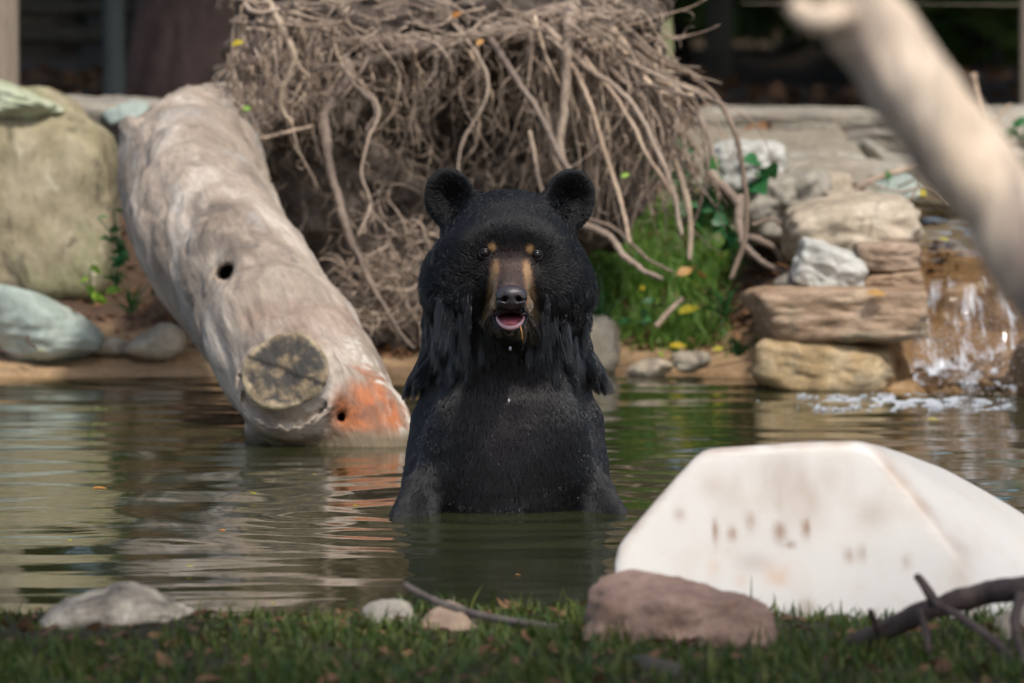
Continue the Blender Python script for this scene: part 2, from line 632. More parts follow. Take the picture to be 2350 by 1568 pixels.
# ------------------------------------------------------------------ the fallen tree
tree = thing('fallen_tree', 'huge barkless fallen tree lying into the pond with its torn-up root plate behind the bear', 'fallen tree', tuple(P(850, 700, 12.2)))
LOG = [(P(860, 260, 13.1), 0.13), (P(545, 300, 12.5), 0.098), (P(440, 385, 12.05), 0.149), (P(480, 530, 11.6), 0.148), (P(592, 700, 11.2), 0.142), (P(702, 860, 10.85), 0.138), (P(782, 985, 10.62), 0.118), (P(880, 1130, 10.45), 0.10)]
lc = catmull(np.array([q[0] for q in LOG]), 26)
lr = np.interp(np.linspace(0, len(LOG) - 1, 26), range(len(LOG)), [q[1] for q in LOG])
sd = norm(np.array([-0.16, -0.80, 0.56]))
CUT = P(655, 850, 10.405)
GA = norm(np.array([0.30, -0.72, -0.62]))
def along(p):
    """coordinates squeezed along the grain of the trunk"""
    return p - (p @ GA)[:, None] * GA * 0.80
def log_f(p):
    d = np.full(len(p), 9.0)
    for k in range(len(lc) - 1):
        dd = caps(p, lc[k], lc[k + 1], lr[k], lr[k + 1])
        d = smin(d, dd, 0.02)
    # torn upper limb at the left
    d = smin(d, caps(p, P(360, 430, 12.02), P(296, 292, 11.98), 0.075, 0.022), 0.02)
    # swelling round the knot hole and along the right side
    d = smin(d, ell(p, P(520, 640, 11.25), (0.085, 0.09, 0.10)), 0.05)
    d = smin(d, ell(p, P(640, 760, 10.95), (0.13, 0.10, 0.12)), 0.06)
    d = smin(d, ell(p, P(790, 950, 10.52), (0.10, 0.08, 0.07)), 0.06)
    # collar and sawn limb
    col_ = caps(p, CUT - sd * 0.30, CUT - sd * 0.05, 0.12, 0.104)
    col_ = smax(col_, (p - (CUT - sd * 0.028)) @ sd + 0.010 * pn(p * 25), 0.012)
    d = smin(d, col_, 0.035)
    st = caps(p, CUT - sd * 0.20, CUT + sd * 0.1, 0.084, 0.078) + 0.007 * pn(p * 14)
    st = smax(st, (p - CUT) @ sd + 0.0015 * pn(p * 40), 0.004)
    d = smin(d, st, 0.006)
    ang = p - CUT
    up_ = norm(np.array([0, 0, 1.0]) - sd * sd[2])
    a_r = np.sqrt(np.maximum((ang ** 2).sum(1) - (ang @ sd) ** 2, 0))
    low_ = sstep(0.02, -0.03, ang @ up_ + 0.35 * ang[:, 0])
    d = smax(d, -(np.maximum(np.abs(a_r - 0.088) - 0.0045, -(ang @ sd) - 0.055) + 0.02 * (1 - low_)), 0.004)
    # loose bark plates on the right flank
    d = d - 0.006 * sstep(0.02, 0.07, fbm(p * np.array([14, 14, 9]) + 50, 4, 0.6)) * sstep(-0.38, -0.25, p[:, 0] + 0.4 * (p[:, 1] - 11.2)) * (np.linalg.norm(ang, axis=1) > 0.11)
    d = d + 0.014 * fbm(along(p) * 7, 4, 0.55) + 0.0055 * fbm(along(p) * 42, 3) * sstep(0.0, 0.05, np.abs(ang @ sd) + 0.9 * np.maximum(np.linalg.norm(ang, axis=1) - 0.1, 0))
    # drying cracks along the grain
    g_ = pn(along(p) * 24 + 4)
    d = d + 0.007 * sstep(0.035, 0.0, np.abs(g_)) * sstep(-0.1, 0.2, pn(p * 5 + 20))
    # knot hole and small hole
    d = smin(d, caps(p, P(500, 640, 11.20), P(530, 600, 11.22), 0.045, 0.045), 0.04)
    d = smax(d, -caps(p, P(509, 634, 10.9), P(520, 628, 11.3), 0.012, 0.016) + 0.009 * pn(p * 38 + 2), 0.010)
    d = smax(d, -caps(p, P(520, 616, 10.9), P(530, 618, 11.3), 0.009, 0.012) + 0.008 * pn(p * 40 + 5), 0.008)
    d = smin(d, caps(p, P(757, 960, 10.46), P(800, 948, 10.46), 0.026, 0.022), 0.02)
    d = smax(d, -caps(p, P(772, 958, 10.3), P(798, 950, 10.3), 0.006, 0.005) + 0.004 * pn(p * 70), 0.006)
    d = smax(d, -caps(p, P(776, 960, 10.25), P(790, 954, 10.6), 0.010, 0.009) + 0.006 * pn(p * 60), 0.006)
    return d
V, Q = nets(log_f, (-0.95, 10.2, -0.15), (0.05, 13.0, 0.95), 0.0075)
xp, yp = pix(V)
nv = vnormals(V, Q)
face = (np.abs((V - CUT) @ sd) < 0.010) & (np.linalg.norm(V - CUT, axis=1) < 0.088)
col = np.zeros((len(V), 3)); msk = np.zeros(len(V))
nz = fbm(V * 9, 4)
def paint(m_, c):
    global col, msk
    a = np.clip(m_, 0, 1)[:, None]
    col = col * (1 - a) + np.array(c) * a
    msk = np.maximum(msk, a[:, 0])
near_end = (V[:, 1] < 11.0)
paint(sstep(0.0, 0.3, 1 - np.hypot((xp - 700) / 170, (yp - 745) / 60) + 0.6 * nz) * 0.38, (0.50, 0.29, 0.20))
paint(sstep(0.0, 0.3, 1 - np.hypot((xp - 490) / 90, (yp - 560) / 45) + 0.9 * nz) * 0.5, (0.24, 0.20, 0.17))
paint(0.5 * sstep(0.1, 0.4, fbm(along(V) * 14 + 31, 5, 0.6)), (0.20, 0.175, 0.15))
paint(0.5 * sstep(0.15, 0.4, fbm(along(V) * 11 + 61, 5, 0.6)), (0.66, 0.62, 0.57))
paint(0.18 * sstep(0.15, 0.4, fbm(along(V) * 8 + 81, 5, 0.6)), (0.52, 0.34, 0.25))
org = 0.92 * sstep(-0.05, 0.5, 1.0 - np.hypot((xp - 850) / 125, (yp - 965) / 140) + 0.45 * fbm(along(V) * 22 + 9, 4)) * near_end * sstep(730, 790, xp + 0.15 * (yp - 900) + 25 * nz) * (np.linalg.norm(V - CUT, axis=1) > 0.097)
paint(org, (0.42, 0.125, 0.035))
paint(org * sstep(0.0, 0.5, fbm(V * np.array([18, 18, 30]) + 3, 5, 0.65) + 0.25 * sstep(880, 990, yp)) * 0.85, (0.16, 0.075, 0.045))
paint(org * sstep(0.1, 0.4, fbm(along(V) * 30 + 13, 4)) * 0.45, (0.42, 0.27, 0.18))
crust = sstep(-0.1, 0.25, fbm(V * 30, 3)) * sstep(0, 0.5, 1 - np.abs((xp - np.interp(yp, [780, 850, 900, 1010], [800, 862, 905, 945])) / 34)) * (yp > 770) * near_end
paint(crust, (0.55, 0.50, 0.42))
lipm = sstep(0.06, 0.03, np.linalg.norm(V - P(518, 628, 11.14), axis=1)) * 0.7
paint(lipm, (0.62, 0.55, 0.45))
paint(sstep(0.045, 0.01, V[:, 2] + 0.01 * nz), (0.13, 0.10, 0.06))
cut = face
hole = np.linalg.norm(V - P(516, 628, 11.16), axis=1) < 0.055
cc = fbm(V * 22 + 7, 5, 0.65)
darkw = sstep(-0.25, 0.3, cc + 0.25)[:, None]
cf = np.array([0.21, 0.155, 0.09]) * (1 - darkw) + np.array([0.040, 0.036, 0.030]) * darkw
rad = np.linalg.norm(V - CUT, axis=1)
rim = sstep(0.068, 0.080, rad + 0.02 * cc)[:, None]
cf = cf * (1 - rim) + np.array([0.34, 0.27, 0.17]) * rim
crack = sstep(0.006, 0.002, np.abs((V[:, 2] - CUT[2]) + 0.35 * (V[:, 0] - CUT[0]) + 0.006 * cc)) [:, None]
cf = cf * (1 - crack * 0.85)
col[cut] = cf[cut]; msk[cut] = 1.0
o = obj('trunk', V, Q, m_wood, tree, attrs={'col': col, 'mask': msk, 'gco': along(V)})

# root plate soil
def soil_f(p):
    d = ell(p, P(1010, 250, 12.75), (0.50, 0.34, 0.33))
    d = smin(d, ell(p, P(720, 330, 12.6), (0.17, 0.24, 0.30)), 0.10)
    d = smin(d, ell(p, P(1330, 300, 12.8), (0.20, 0.30, 0.27)), 0.10)
    d = smin(d, ell(p, P(900, 620, 12.75), (0.30, 0.34, 0.22)), 0.12)
    d = smin(d, ell(p, P(760, 40, 12.6), (0.22, 0.22, 0.14)), 0.08)
    d = smin(d, ell(p, P(1150, 20, 12.6), (0.36, 0.25, 0.12)), 0.08)
    d = smax(d, -ell(p, P(1060, 300, 12.30), (0.26, 0.34, 0.16)), 0.05)
    d = smax(d, -ell(p, P(850, 420, 12.28), (0.10, 0.14, 0.16)), 0.05)
    n = fbm(p * 7, 4, 0.6)
    d = d + 0.06 * n + 0.036 * np.abs(pn(p * 20)) + 0.02 * pn(p * 44)
    return d
V, Q = nets(soil_f, (-0.72, 12.1, 0.0), (0.5, 13.3, 1.12), 0.011)
obj('root_soil', V, Q, m_soil, tree)

def px_root(pts, Y0, Y1, r0, r1, m, wig=3.0, seed=0, n=None, sides=8, flat=1.0):
    """root through photograph positions, depth from Y0 to Y1, radius in photograph units"""
    k = len(pts)
    n = n or max(10, k * 7)
    Ys = np.interp(np.linspace(0, 1, k), [0, 0.5, 1], [Y0, (Y0 + Y1) / 2 - 0.03, Y1])
    C = catmull(np.array([P(a, b, y) for (a, b), y in zip(pts, Ys)]), n)
    tt = np.linspace(0, 1, n)
    q = np.stack([tt * k * 1.3, np.full(n, seed * 1.37), np.zeros(n)], 1)
    for ax_ in range(3):
        q[:, 2] = ax_ * 7.1
        C[:, ax_] += pn(q) * px(wig, 12) * 2.2 * np.sin(np.pi * np.clip(tt * 1.2, 0, 1)) + pn(q * 2.7) * px(wig, 12) * 0.8
    R = px(1, 12) * (r0 + (r1 - r0) * tt ** 0.8) * (1 + 0.25 * pn(np.stack([tt * k * 3, np.full(n, seed * 2.1), 0 * tt], 1)))
    return tube(C, R, sides, 0.3, seed, flat)

MAINS = [
    ([(600, -40), (614, 0), (640, 50), (665, 102), (676, 133), (662, 175), (650, 205), (646, 246), (671, 287)], 12.12, 12.08, 10, 5, m_rootp),
    ([(676, 133), (700, 170), (735, 205)], 12.12, 12.15, 6, 3, m_root),
    ([(783, 128), (799, 169), (763, 225), (742, 266), (750, 327), (763, 409), (783, 486), (804, 553), (829, 604)], 12.20, 12.05, 15, 9, m_rootd),
    ([(815, 570), (845, 640), (880, 700), (915, 760), (950, 800)], 12.05, 12.0, 5, 4, m_rootd),
    ([(560, 150), (681, 123), (804, 97), (957, 106), (1111, 75), (1213, 40), (1330, 10)], 12.25, 12.3, 15, 16, m_rootd),
    ([(640, 205), (740, 180), (824, 148), (940, 120), (1060, 92), (1187, 76), (1270, 112), (1340, 150)], 12.2, 12.25, 9, 22, m_rootd),
    ([(1100, 60), (1141, 113), (1177, 169), (1223, 235), (1254, 292), (1285, 358), (1320, 410)], 12.12, 12.0, 9, 6, m_rootd),
    ([(1310, 20), (1305, 70), (1300, 143), (1295, 246), (1285, 327), (1300, 392)], 12.15, 12.05, 17, 7, m_root),
    ([(1254, 61), (1310, 120), (1366, 169), (1430, 215), (1469, 266), (1500, 330), (1542, 430), (1565, 540)], 12.15, 11.95, 8, 4, m_root),
    ([(1320, 40), (1443, 92), (1520, 143), (1592, 174), (1653, 240), (1689, 317), (1707, 400), (1714, 486), (1707, 561), (1677, 641)], 12.2, 12.15, 7, 6, m_root),
    ([(1505, 210), (1517, 286), (1547, 361), (1577, 461), (1585, 520), (1582, 598)], 12.2, 12.1, 12, 6, m_rootp),
    ([(1300, 130), (1340, 200), (1362, 261), (1392, 361), (1427, 471), (1445, 560)], 12.1, 12.0, 6, 5, m_root),
    ([(1337, 515), (1397, 541), (1437, 591), (1477, 621), (1520, 640)], 12.1, 11.95, 10, 5, m_root),
    ([(1345, 500), (1420, 530), (1480, 590), (1545, 625)], 12.15, 12.1, 5, 3, m_root),
    ([(1340, 130), (1432, 251), (1482, 351), (1542, 446), (1560, 520)], 12.1, 12.05, 5, 4, m_root),
    ([(1530, 190), (1597, 261), (1627, 341), (1612, 451), (1587, 521)], 12.15, 12.2, 4, 4, m_rootd),
    ([(1350, 0), (1420, 50), (1490, 110), (1560, 150), (1605, 155)], 12.25, 12.1, 7, 3, m_root),
    ([(1380, 30), (1430, 100), (1500, 205), (1590, 222)], 12.25, 12.1, 10, 7, m_rootp),
    ([(1300, 140), (1420, 185), (1520, 205), (1600, 228)], 12.2, 12.05, 8, 4, m_rootd),
    ([(1627, 400), (1660, 430), (1692, 466)], 12.35, 12.3, 13, 11, m_rootd),
    ([(1700, 450), (1695, 520), (1712, 570), (1765, 610), (1812, 630)], 12.35, 12.3, 13, 5, m_rootd),
    ([(1725, 515), (1777, 506), (1812, 535), (1826, 570)], 12.4, 12.45, 5, 3, m_root),
    ([(1700, 540), (1760, 560), (1800, 600), (1830, 605)], 12.4, 12.45, 11, 5, m_rootd),
    ([(900, 560), (840, 600), (870, 660), (940, 640)], 12.1, 12.15, 4, 3, m_root),
    ([(720, 160), (780, 150), (810, 190), (850, 230), (862, 262), (840, 300)], 12.12, 12.1, 5, 4, m_rootd),
    ([(783, 128), (835, 200), (870, 250), (845, 320), (830, 400), (850, 470), (820, 545)], 12.2, 12.05, 5, 3, m_root),
    ([(1030, 40), (1085, 110), (1120, 190), (1100, 260), (1060, 330), (1050, 400)], 12.1, 12.05, 5, 3, m_root),
    ([(530, 50), (600, 55), (690, 60), (760, 70)], 12.2, 12.1, 5, 6, m_root),
    ([(520, 330), (600, 320), (650, 305), (720, 290)], 12.1, 12.15, 3, 5, m_root),
    ([(560, 10), (590, 30), (640, 20)], 12.1, 12.1, 7, 4, m_root),
    ([(1215, 300), (1240, 420), (1260, 500)], 12.1, 12.1, 5, 4, m_root),
    ([(1470, 130), (1505, 180), (1560, 310), (1600, 350), (1640, 420), (1650, 470)], 12.2, 12.3, 5, 3, m_rootd),
]
nroot = 0
for i, (pts, y0, y1, r0, r1, m_) in enumerate(MAINS):
    V, Fq, Ft = px_root(pts, y0, y1, r0, r1, m_, wig=3.5, seed=i, sides=10, n=len(pts) * 10)
    obj('root', V, [Fq, Ft], m_, tree); nroot += 1

rr = random.Random(21)
def drape(x, y, ang, length, droop, r, Y, seed, curl=0.35):
    """thin root starting at a photograph position, sagging with its weight"""
    n = 18
    st = length / n
    pts = [(x, y)]
    a = ang
    R2 = random.Random(seed)
    c = R2.uniform(-curl, curl) * 0.3
    for k in range(n - 1):
        c = c * 0.8 + R2.uniform(-curl, curl) * 0.5
        a += c * 0.5
        a += droop * math.sin(math.pi / 2 - a) * 0.14
        x += math.cos(a) * st; y += math.sin(a) * st
        pts.append((x, y))
    Ys = Y + np.cumsum([R2.uniform(-0.012, 0.012) for _ in range(n)])
    return np.array([P(q[0], q[1], yy) for q, yy in zip(pts, Ys)])
jobs = []
for k in range(150):   # right fan
    t_ = rr.random()
    x = 1180 + 330 * t_ ** 0.9; y = 25 + 150 * t_ ** 1.3 + rr.uniform(-25, 45)
    jobs.append((x, y, rr.uniform(0.15, 1.45), rr.uniform(160, 470), rr.uniform(0.5, 1.5), rr.uniform(2.2, 5.6), 12.22 + rr.uniform(-0.12, 0.12)))
for k in range(70):    # vertical hanging curtain over right half
    jobs.append((rr.uniform(1230, 1560), rr.uniform(90, 330), rr.uniform(1.1, 1.9), rr.uniform(120, 330), 0.5, rr.uniform(2, 4.5), 12.2 + rr.uniform(-0.1, 0.15)))
for k in range(75):    # middle, below the thick horizontal root
    jobs.append((rr.uniform(690, 1260), rr.uniform(90, 180), rr.uniform(1.0, 2.1), rr.uniform(60, 270), 0.8, rr.uniform(1.8, 4.0), 12.22 + rr.uniform(-0.08, 0.1)))
for k in range(75):    # left curtain
    jobs.append((rr.uniform(540, 790), rr.uniform(0, 200), rr.uniform(1.0, 2.3), rr.uniform(90, 330), 0.9, rr.uniform(1.8, 4.5), 12.2 + rr.uniform(-0.1, 0.1)))
for k in range(90):   # tangle on top
    jobs.append((rr.uniform(540, 1480), rr.uniform(-20, 95), rr.choice([rr.uniform(-0.6, 0.6), rr.uniform(2.5, 3.7)]), rr.uniform(80, 260), 0.25, rr.uniform(1.8, 4.6), 12.15 + rr.uniform(-0.1, 0.12)))
for k in range(90):    # knotted mat lower left of the bear
    jobs.append((rr.uniform(790, 990), rr.uniform(530, 760), rr.uniform(0, 6.28), rr.uniform(90, 230), 0.15, rr.uniform(1.6, 3.4), 12.12 + rr.uniform(-0.06, 0.1), 1.0))
for k in range(110):    # mat behind and under
    jobs.append((rr.uniform(600, 1300), rr.uniform(150, 520), rr.uniform(0.6, 2.6), rr.uniform(70, 240), 0.4, rr.uniform(1.4, 3.2), 12.5 + rr.uniform(-0.1, 0.16), 0.8))
for k in range(26):    # roots spilling over the upper end of the trunk
    jobs.append((rr.uniform(520, 640), rr.uniform(90, 250), rr.uniform(0.9, 2.2), rr.uniform(60, 190), 0.9, rr.uniform(1.8, 4.0), 12.02 + rr.uniform(-0.04, 0.06)))
fine = Heap()
mats3 = [m_root, m_root, m_rootd, m_rootp]
for i, j in enumerate(jobs):
    x, y, ang, L, dr, r, Yd = j[:7]
    curl = j[7] if len(j) > 7 else 0.45
    C = drape(x, y, ang, L, dr, r, Yd, i * 13 + 5, curl)
    tt = np.linspace(0, 1, len(C))
    R = px(1, 12) * r * (1.12 - 0.92 * tt)
    for q_ in range(2 + (r > 3)):   # rootlets forking off
        k0 = rr.randrange(4, 15)
        px_, py_ = pix(C[k0])
        Cs = drape(float(px_[0]), float(py_[0]), ang + rr.uniform(-1.3, 1.3), rr.uniform(22, 85), 0.5, 1, C[k0][1], i * 17 + q_ + 70000, 0.9)[::2]
        Vs, Fs1, Fs2 = tube(Cs, px(1, 12) * np.linspace(min(r * 0.5, 1.7), 0.5, len(Cs)), 4)
        fine.add(Vs, Fs1, Fs2)
    big = nroot < 290 and (i % 3 == 0 or r > 3.2)
    V, Fq, Ft = tube(C, R, 6 if big else 5, 0.25, i)
    if big:
        obj('root', V, [Fq, Ft], mats3[i % 4], tree); nroot += 1
    else:
        fine.add(V, Fq, Ft)
for i in range(900):  # hair roots clinging to the soil
    x = rr.uniform(560, 1500); y = rr.uniform(-10, 760 if x < 960 else 420)
    C = drape(x, y, rr.uniform(0.5, 2.7), rr.uniform(30, 110), 0.4, 1, 12.35 + rr.uniform(-0.12, 0.35), i + 9000, 1.0)[::3]
    V, Fq, Ft = tube(C, px(1, 12) * rr.uniform(0.7, 1.6), 4)
    fine.add(V, Fq, Ft)
o = fine.build('fine_roots', m_root, tree); o['kind'] = 'stuff'

# ------------------------------------------------------------------ rocks
m_boulder = natural('lichen_boulder', [(0.3, (0.16, 0.135, 0.08)), (0.5, (0.30, 0.26, 0.16)), (0.7, (0.44, 0.38, 0.27))], 5, patches=[(2.5, 0.50, 0.66, (0.24, 0.25, 0.12)), (14, 0.56, 0.66, (0.12, 0.105, 0.07)), (22, 0.60, 0.68, (0.50, 0.46, 0.33))], bscale=32, bstr=0.9, stretch=(1, 1, 0.55))
m_paletop = natural('green_lichen_rock', [(0.3, (0.24, 0.27, 0.15)), (0.7, (0.52, 0.55, 0.40))], 9, bscale=50)
m_grey = natural('grey_rock', [(0.3, (0.20, 0.18, 0.145)), (0.7, (0.40, 0.365, 0.30))], 6, patches=[(4, 0.55, 0.7, (0.33, 0.26, 0.19))], bscale=50)
m_blue = natural('blue_green_stone', [(0.3, (0.25, 0.31, 0.28)), (0.7, (0.43, 0.47, 0.41))], 5, patches=[(2.2, 0.56, 0.72, (0.42, 0.37, 0.27))], bscale=60, bstr=0.3)
m_buff = natural('buff_limestone', [(0.3, (0.27, 0.22, 0.155)), (0.55, (0.46, 0.385, 0.29)), (0.75, (0.58, 0.51, 0.41))], 8, patches=[(9, 0.56, 0.68, (0.22, 0.17, 0.12))], bscale=50)
m_pink = natural('pink_sandstone', [(0.3, (0.20, 0.135, 0.09)), (0.7, (0.44, 0.33, 0.24))], 11, bscale=60)
m_brown = natural('brown_flagstone', [(0.3, (0.16, 0.10, 0.06)), (0.5, (0.31, 0.205, 0.125)), (0.72, (0.44, 0.325, 0.22))], 10, patches=[(5, 0.54, 0.66, (0.14, 0.13, 0.08))], bscale=50, stretch=(0.8, 1, 1.5), rough=0.6, spec=0.5)
m_yell = natural('ochre_limestone', [(0.3, (0.15, 0.10, 0.05)), (0.5, (0.34, 0.24, 0.12)), (0.72, (0.52, 0.41, 0.26))], 12, patches=[(6, 0.54, 0.64, (0.13, 0.11, 0.075))], bscale=55, rough=0.7)
m_white = natural('pale_rock', [(0.3, (0.34, 0.34, 0.30)), (0.7, (0.58, 0.57, 0.52))], 10, patches=[(7, 0.55, 0.7, (0.16, 0.15, 0.12))], bscale=55)
m_wet = natural('wet_brown_rock', [(0.3, (0.09, 0.055, 0.03)), (0.5, (0.21, 0.135, 0.08)), (0.72, (0.36, 0.25, 0.155))], 7, bscale=45, rough=0.18, spec=0.6)
m_dark = natural('dark_stone', [(0.3, (0.05, 0.045, 0.035)), (0.7, (0.15, 0.13, 0.10))], 8, bscale=60)
m_moss = natural('mossy_boulder', [(0.3, (0.12, 0.13, 0.06)), (0.7, (0.24, 0.25, 0.13))], 6, bscale=60)
m_shore = natural('shore_stone', [(0.3, (0.26, 0.22, 0.16)), (0.7, (0.46, 0.42, 0.34))], 8, patches=[(4, 0.5, 0.7, (0.40, 0.27, 0.14))], bscale=70, bstr=0.3)

rock('boulder', 'huge olive-tan boulder standing at the left edge beside the fallen log', 'boulder', (-210, 205, 272, 700), 13.0, 0.42, m_boulder, 5, boxy=0.6, p=14, rough=0.05, cuts=[((0.62, 0, 0.8), 0.66), ((0.2, -0.5, 0.9), 0.66)])
rock('rock', 'pale green lichen-covered rock wedged on top of the big left boulder', 'rock', (-190, 160, 172, 300), 12.98, 0.36, m_paletop, 11, tilt=-0.16, rough=0.10, p=7, cuts=[((0.6, 0, 0.8), 0.6)])
rock('rock', 'long flat grey-tan rock behind the left boulder reaching to the log', 'rock', (90, 222, 440, 420), 13.7, 0.5, m_grey, 8, boxy=0.7, p=12, rotz=0.1)
rock('rock', 'small bluish stone set in the wall behind the log', 'rock', (232, 232, 345, 300), 13.45, 0.2, m_blue, 9, sub=4)
rock('rock', 'rounded tan rock just behind the log at the end of the wall', 'rock', (340, 236, 470, 400), 13.5, 0.3, m_grey, 10, sub=4)
rock('stone', 'large blue-green stone at the left water edge', 'stone', (-60, 648, 238, 830), 12.45, 0.26, m_blue, 12, rough=0.05, p=7)
rock('stone', 'small rounded grey stone at the water edge left of the log', 'stone', (288, 740, 428, 830), 12.42, 0.14, m_shore, 13, sub=4, rough=0.04, p=5)
rock('stone', 'low flat clay-coloured stone between the blue-green stone and the small rounded one', 'stone', (205, 772, 310, 815), 12.46, 0.10, m_shore, 15, sub=4, p=5)
rock('stone', 'smooth grey upright stone on the bank beside the bear shoulder', 'stone', (1310, 722, 1425, 860), 12.35, 0.14, m_shore, 16, sub=5, rough=0.03, p=5)
rock('stone', 'flat pale stone in the wet sand right of the bear', 'stone', (1438, 820, 1545, 868), 12.30, 0.12, m_buff, 17, sub=4, p=5)
rock('stone', 'low rounded stone beside the flat pale one near the bank', 'stone', (1540, 806, 1634, 856), 12.36, 0.10, m_shore, 18, sub=4, p=5)
rock('rock', 'ochre log-shaped rock at the very bottom of the stacked stones', 'rock', (1722, 778, 2062, 900), 11.98, 0.22, m_yell, 19, boxy=0.6, p=9, tilt=-0.045, rough=0.05)
rock('rock', 'long brown slab lying across the ochre rock in the stack', 'rock', (1708, 655, 2122, 782), 12.02, 0.30, m_brown, 20, boxy=0.9, p=16, rough=0.05, tilt=0.025, lay=0.07)
rock('rock', 'jagged whitish rock resting on the slab under the pale boulder', 'rock', (1822, 565, 1985, 672), 12.10, 0.20, m_white, 21, boxy=0.5, p=16, rough=0.10, tilt=-0.35)
rock('rock', 'pinkish flat rock wedged under the right end of the pale boulder', 'rock', (1962, 553, 2110, 622), 12.12, 0.18, m_pink, 22, boxy=0.6, p=12, rough=0.06)
rock('rock', 'small tan rock between the pinkish rock and the long slab', 'rock', (1955, 617, 2122, 684), 12.12, 0.18, m_brown, 23, boxy=0.5, p=12, rough=0.07)
rock('rock', 'thin grey chipped rock tucked behind the left end of the slab', 'rock', (1775, 628, 1860, 672), 12.2, 0.12, m_grey, 24, sub=4)
rock('boulder', 'large flat-topped cream boulder on top of the stacked stones', 'boulder', (1796, 452, 2106, 596), 12.35, 0.38, m_buff, 35, boxy=0.25, p=8, rough=0.06, tilt=0.05)
rock('rock', 'small square cream rock on the back of the cream boulder', 'rock', (1890, 438, 2020, 500), 12.75, 0.2, m_buff, 26, boxy=0.9, p=16, sub=4)
rock('rock', 'rough grey block with a dark hollow under its edge left of the cream boulder', 'rock', (1712, 392, 1900, 560), 12.9, 0.3, m_grey, 27, boxy=0.6, p=11, rough=0.13)
rock('rock', 'pale weathered rock at the right of the hanging roots', 'rock', (1630, 325, 1800, 440), 13.35, 0.3, m_white, 28, boxy=0.3, rough=0.08)
rock('rock', 'broad pinkish-grey rock in the middle of the rubble ledge', 'rock', (1770, 345, 1990, 440), 13.6, 0.35, m_grey, 29, boxy=0.5, p=11, rough=0.07)
rock('rock', 'peach triangular rock leaning on the rubble ledge', 'rock', (1835, 395, 1960, 470), 13.1, 0.16, m_buff, 30, boxy=0.2, p=18, sub=4)
rock('stone', 'rounded grey stone on the rubble ledge beside the blurred branch', 'stone', (1960, 318, 2070, 388), 13.6, 0.16, m_grey, 31, rough=0.04, p=5)
rock('rock', 'flat bluish rock in the rubble near the upper brook', 'rock', (1985, 400, 2130, 465), 13.3, 0.22, m_blue, 32, sub=4)
rock('rock', 'broken tan rock at the far right of the rubble ledge', 'rock', (2080, 345, 2240, 440), 13.9, 0.3, m_grey, 33, sub=4, boxy=0.4)
rock('boulder', 'smooth grey-green boulder on the far bank behind the blurred branch', 'boulder', (2170, 240, 2420, 400), 14.4, 0.5, m_grey, 34, boxy=0.2)
rock('stone_ledge', 'long low stone ledge with a shaded front across the back right', 'stone ledge', (1560, 247, 2210, 345), 14.9, 0.6, m_grey, 36, boxy=1.0, p=20, rough=0.02, sub=6)
rock('boulder', 'tall olive boulder behind the top of the root plate', 'boulder', (1180, -200, 1545, 420), 14.1, 0.5, m_moss, 37, p=5, rough=0.02)
rock('rock', 'wet brown rock face behind the small waterfall', 'rock', (2060, 625, 2600, 960), 12.52, 0.46, m_wet, 38, boxy=0.8, p=10, rough=0.07)
rock('rock', 'wet sand-coloured rock apron at the foot of the waterfall', 'rock', (1980, 805, 2600, 985), 11.95, 0.42, m_wet, 39, p=6, rough=0.15, sub=6, freq=4)
rock('stone', 'dark brown wet stone at the right edge in the splashing water', 'stone', (2318, 775, 2440, 900), 11.75, 0.14, m_wet, 40, sub=4, p=5, rough=0.04)
rock('stone', 'mottled grey stone in the grass at the near left bank', 'stone', (92, 1338, 436, 1475), 7.22, 0.17, natural('speckled_stone', [(0.32, (0.10, 0.09, 0.07)), (0.48, (0.34, 0.29, 0.215)), (0.66, (0.66, 0.57, 0.43))], 20, bscale=90), 41, rough=0.08)
rock('rock', 'reddish-tan rock in the grass in front of the white plastic block', 'rock', (1336, 1325, 1775, 1560), 7.0, 0.18, natural('reddish_tan_rock', [(0.3, (0.25, 0.15, 0.105)), (0.7, (0.50, 0.335, 0.245))], 14, patches=[(8, 0.62, 0.7, (0.05, 0.03, 0.025))], bscale=70), 42, rough=0.09, boxy=0.2, p=8, cuts=[((0.42, 0, 0.9), 0.5)])
rock('stone', 'small tan stone by the thin stick at the near shore', 'stone', (945, 1385, 1105, 1490), 7.22, 0.10, m_pink, 43, sub=4)
rock('stone', 'small grey stone behind the thin stick at the near shore', 'stone', (830, 1376, 960, 1470), 7.28, 0.09, m_grey, 44, sub=4)
rock('stone', 'dark rounded stone low in the near grass at the bottom of the picture', 'stone', (1380, 1500, 1630, 1640), 6.7, 0.14, m_dark, 45, sub=4)
rock('stone', 'pale tan stone in the lower right corner behind the dark driftwood', 'stone', (2250, 1390, 2460, 1560), 7.1, 0.14, m_buff, 46, sub=4)

rock('rock', 'wide pale grey concreted rubble shelf behind the cream boulder', 'rock', (1600, 352, 2190, 520), 13.75, 0.7, m_grey, 61, boxy=0.8, p=12, rough=0.05, sub=6, lay=0.03)
rock('rock', 'grey angular rock in the shelf between the pale rock and the round stone', 'rock', (1850, 330, 1975, 400), 13.9, 0.2, m_white, 62, boxy=0.4, p=14, sub=4)
rock('rock', 'small tan rock on the shelf edge under the heart-leaved vine', 'rock', (1760, 415, 1850, 470), 13.2, 0.15, m_buff, 63, boxy=0.4, p=14, sub=4)

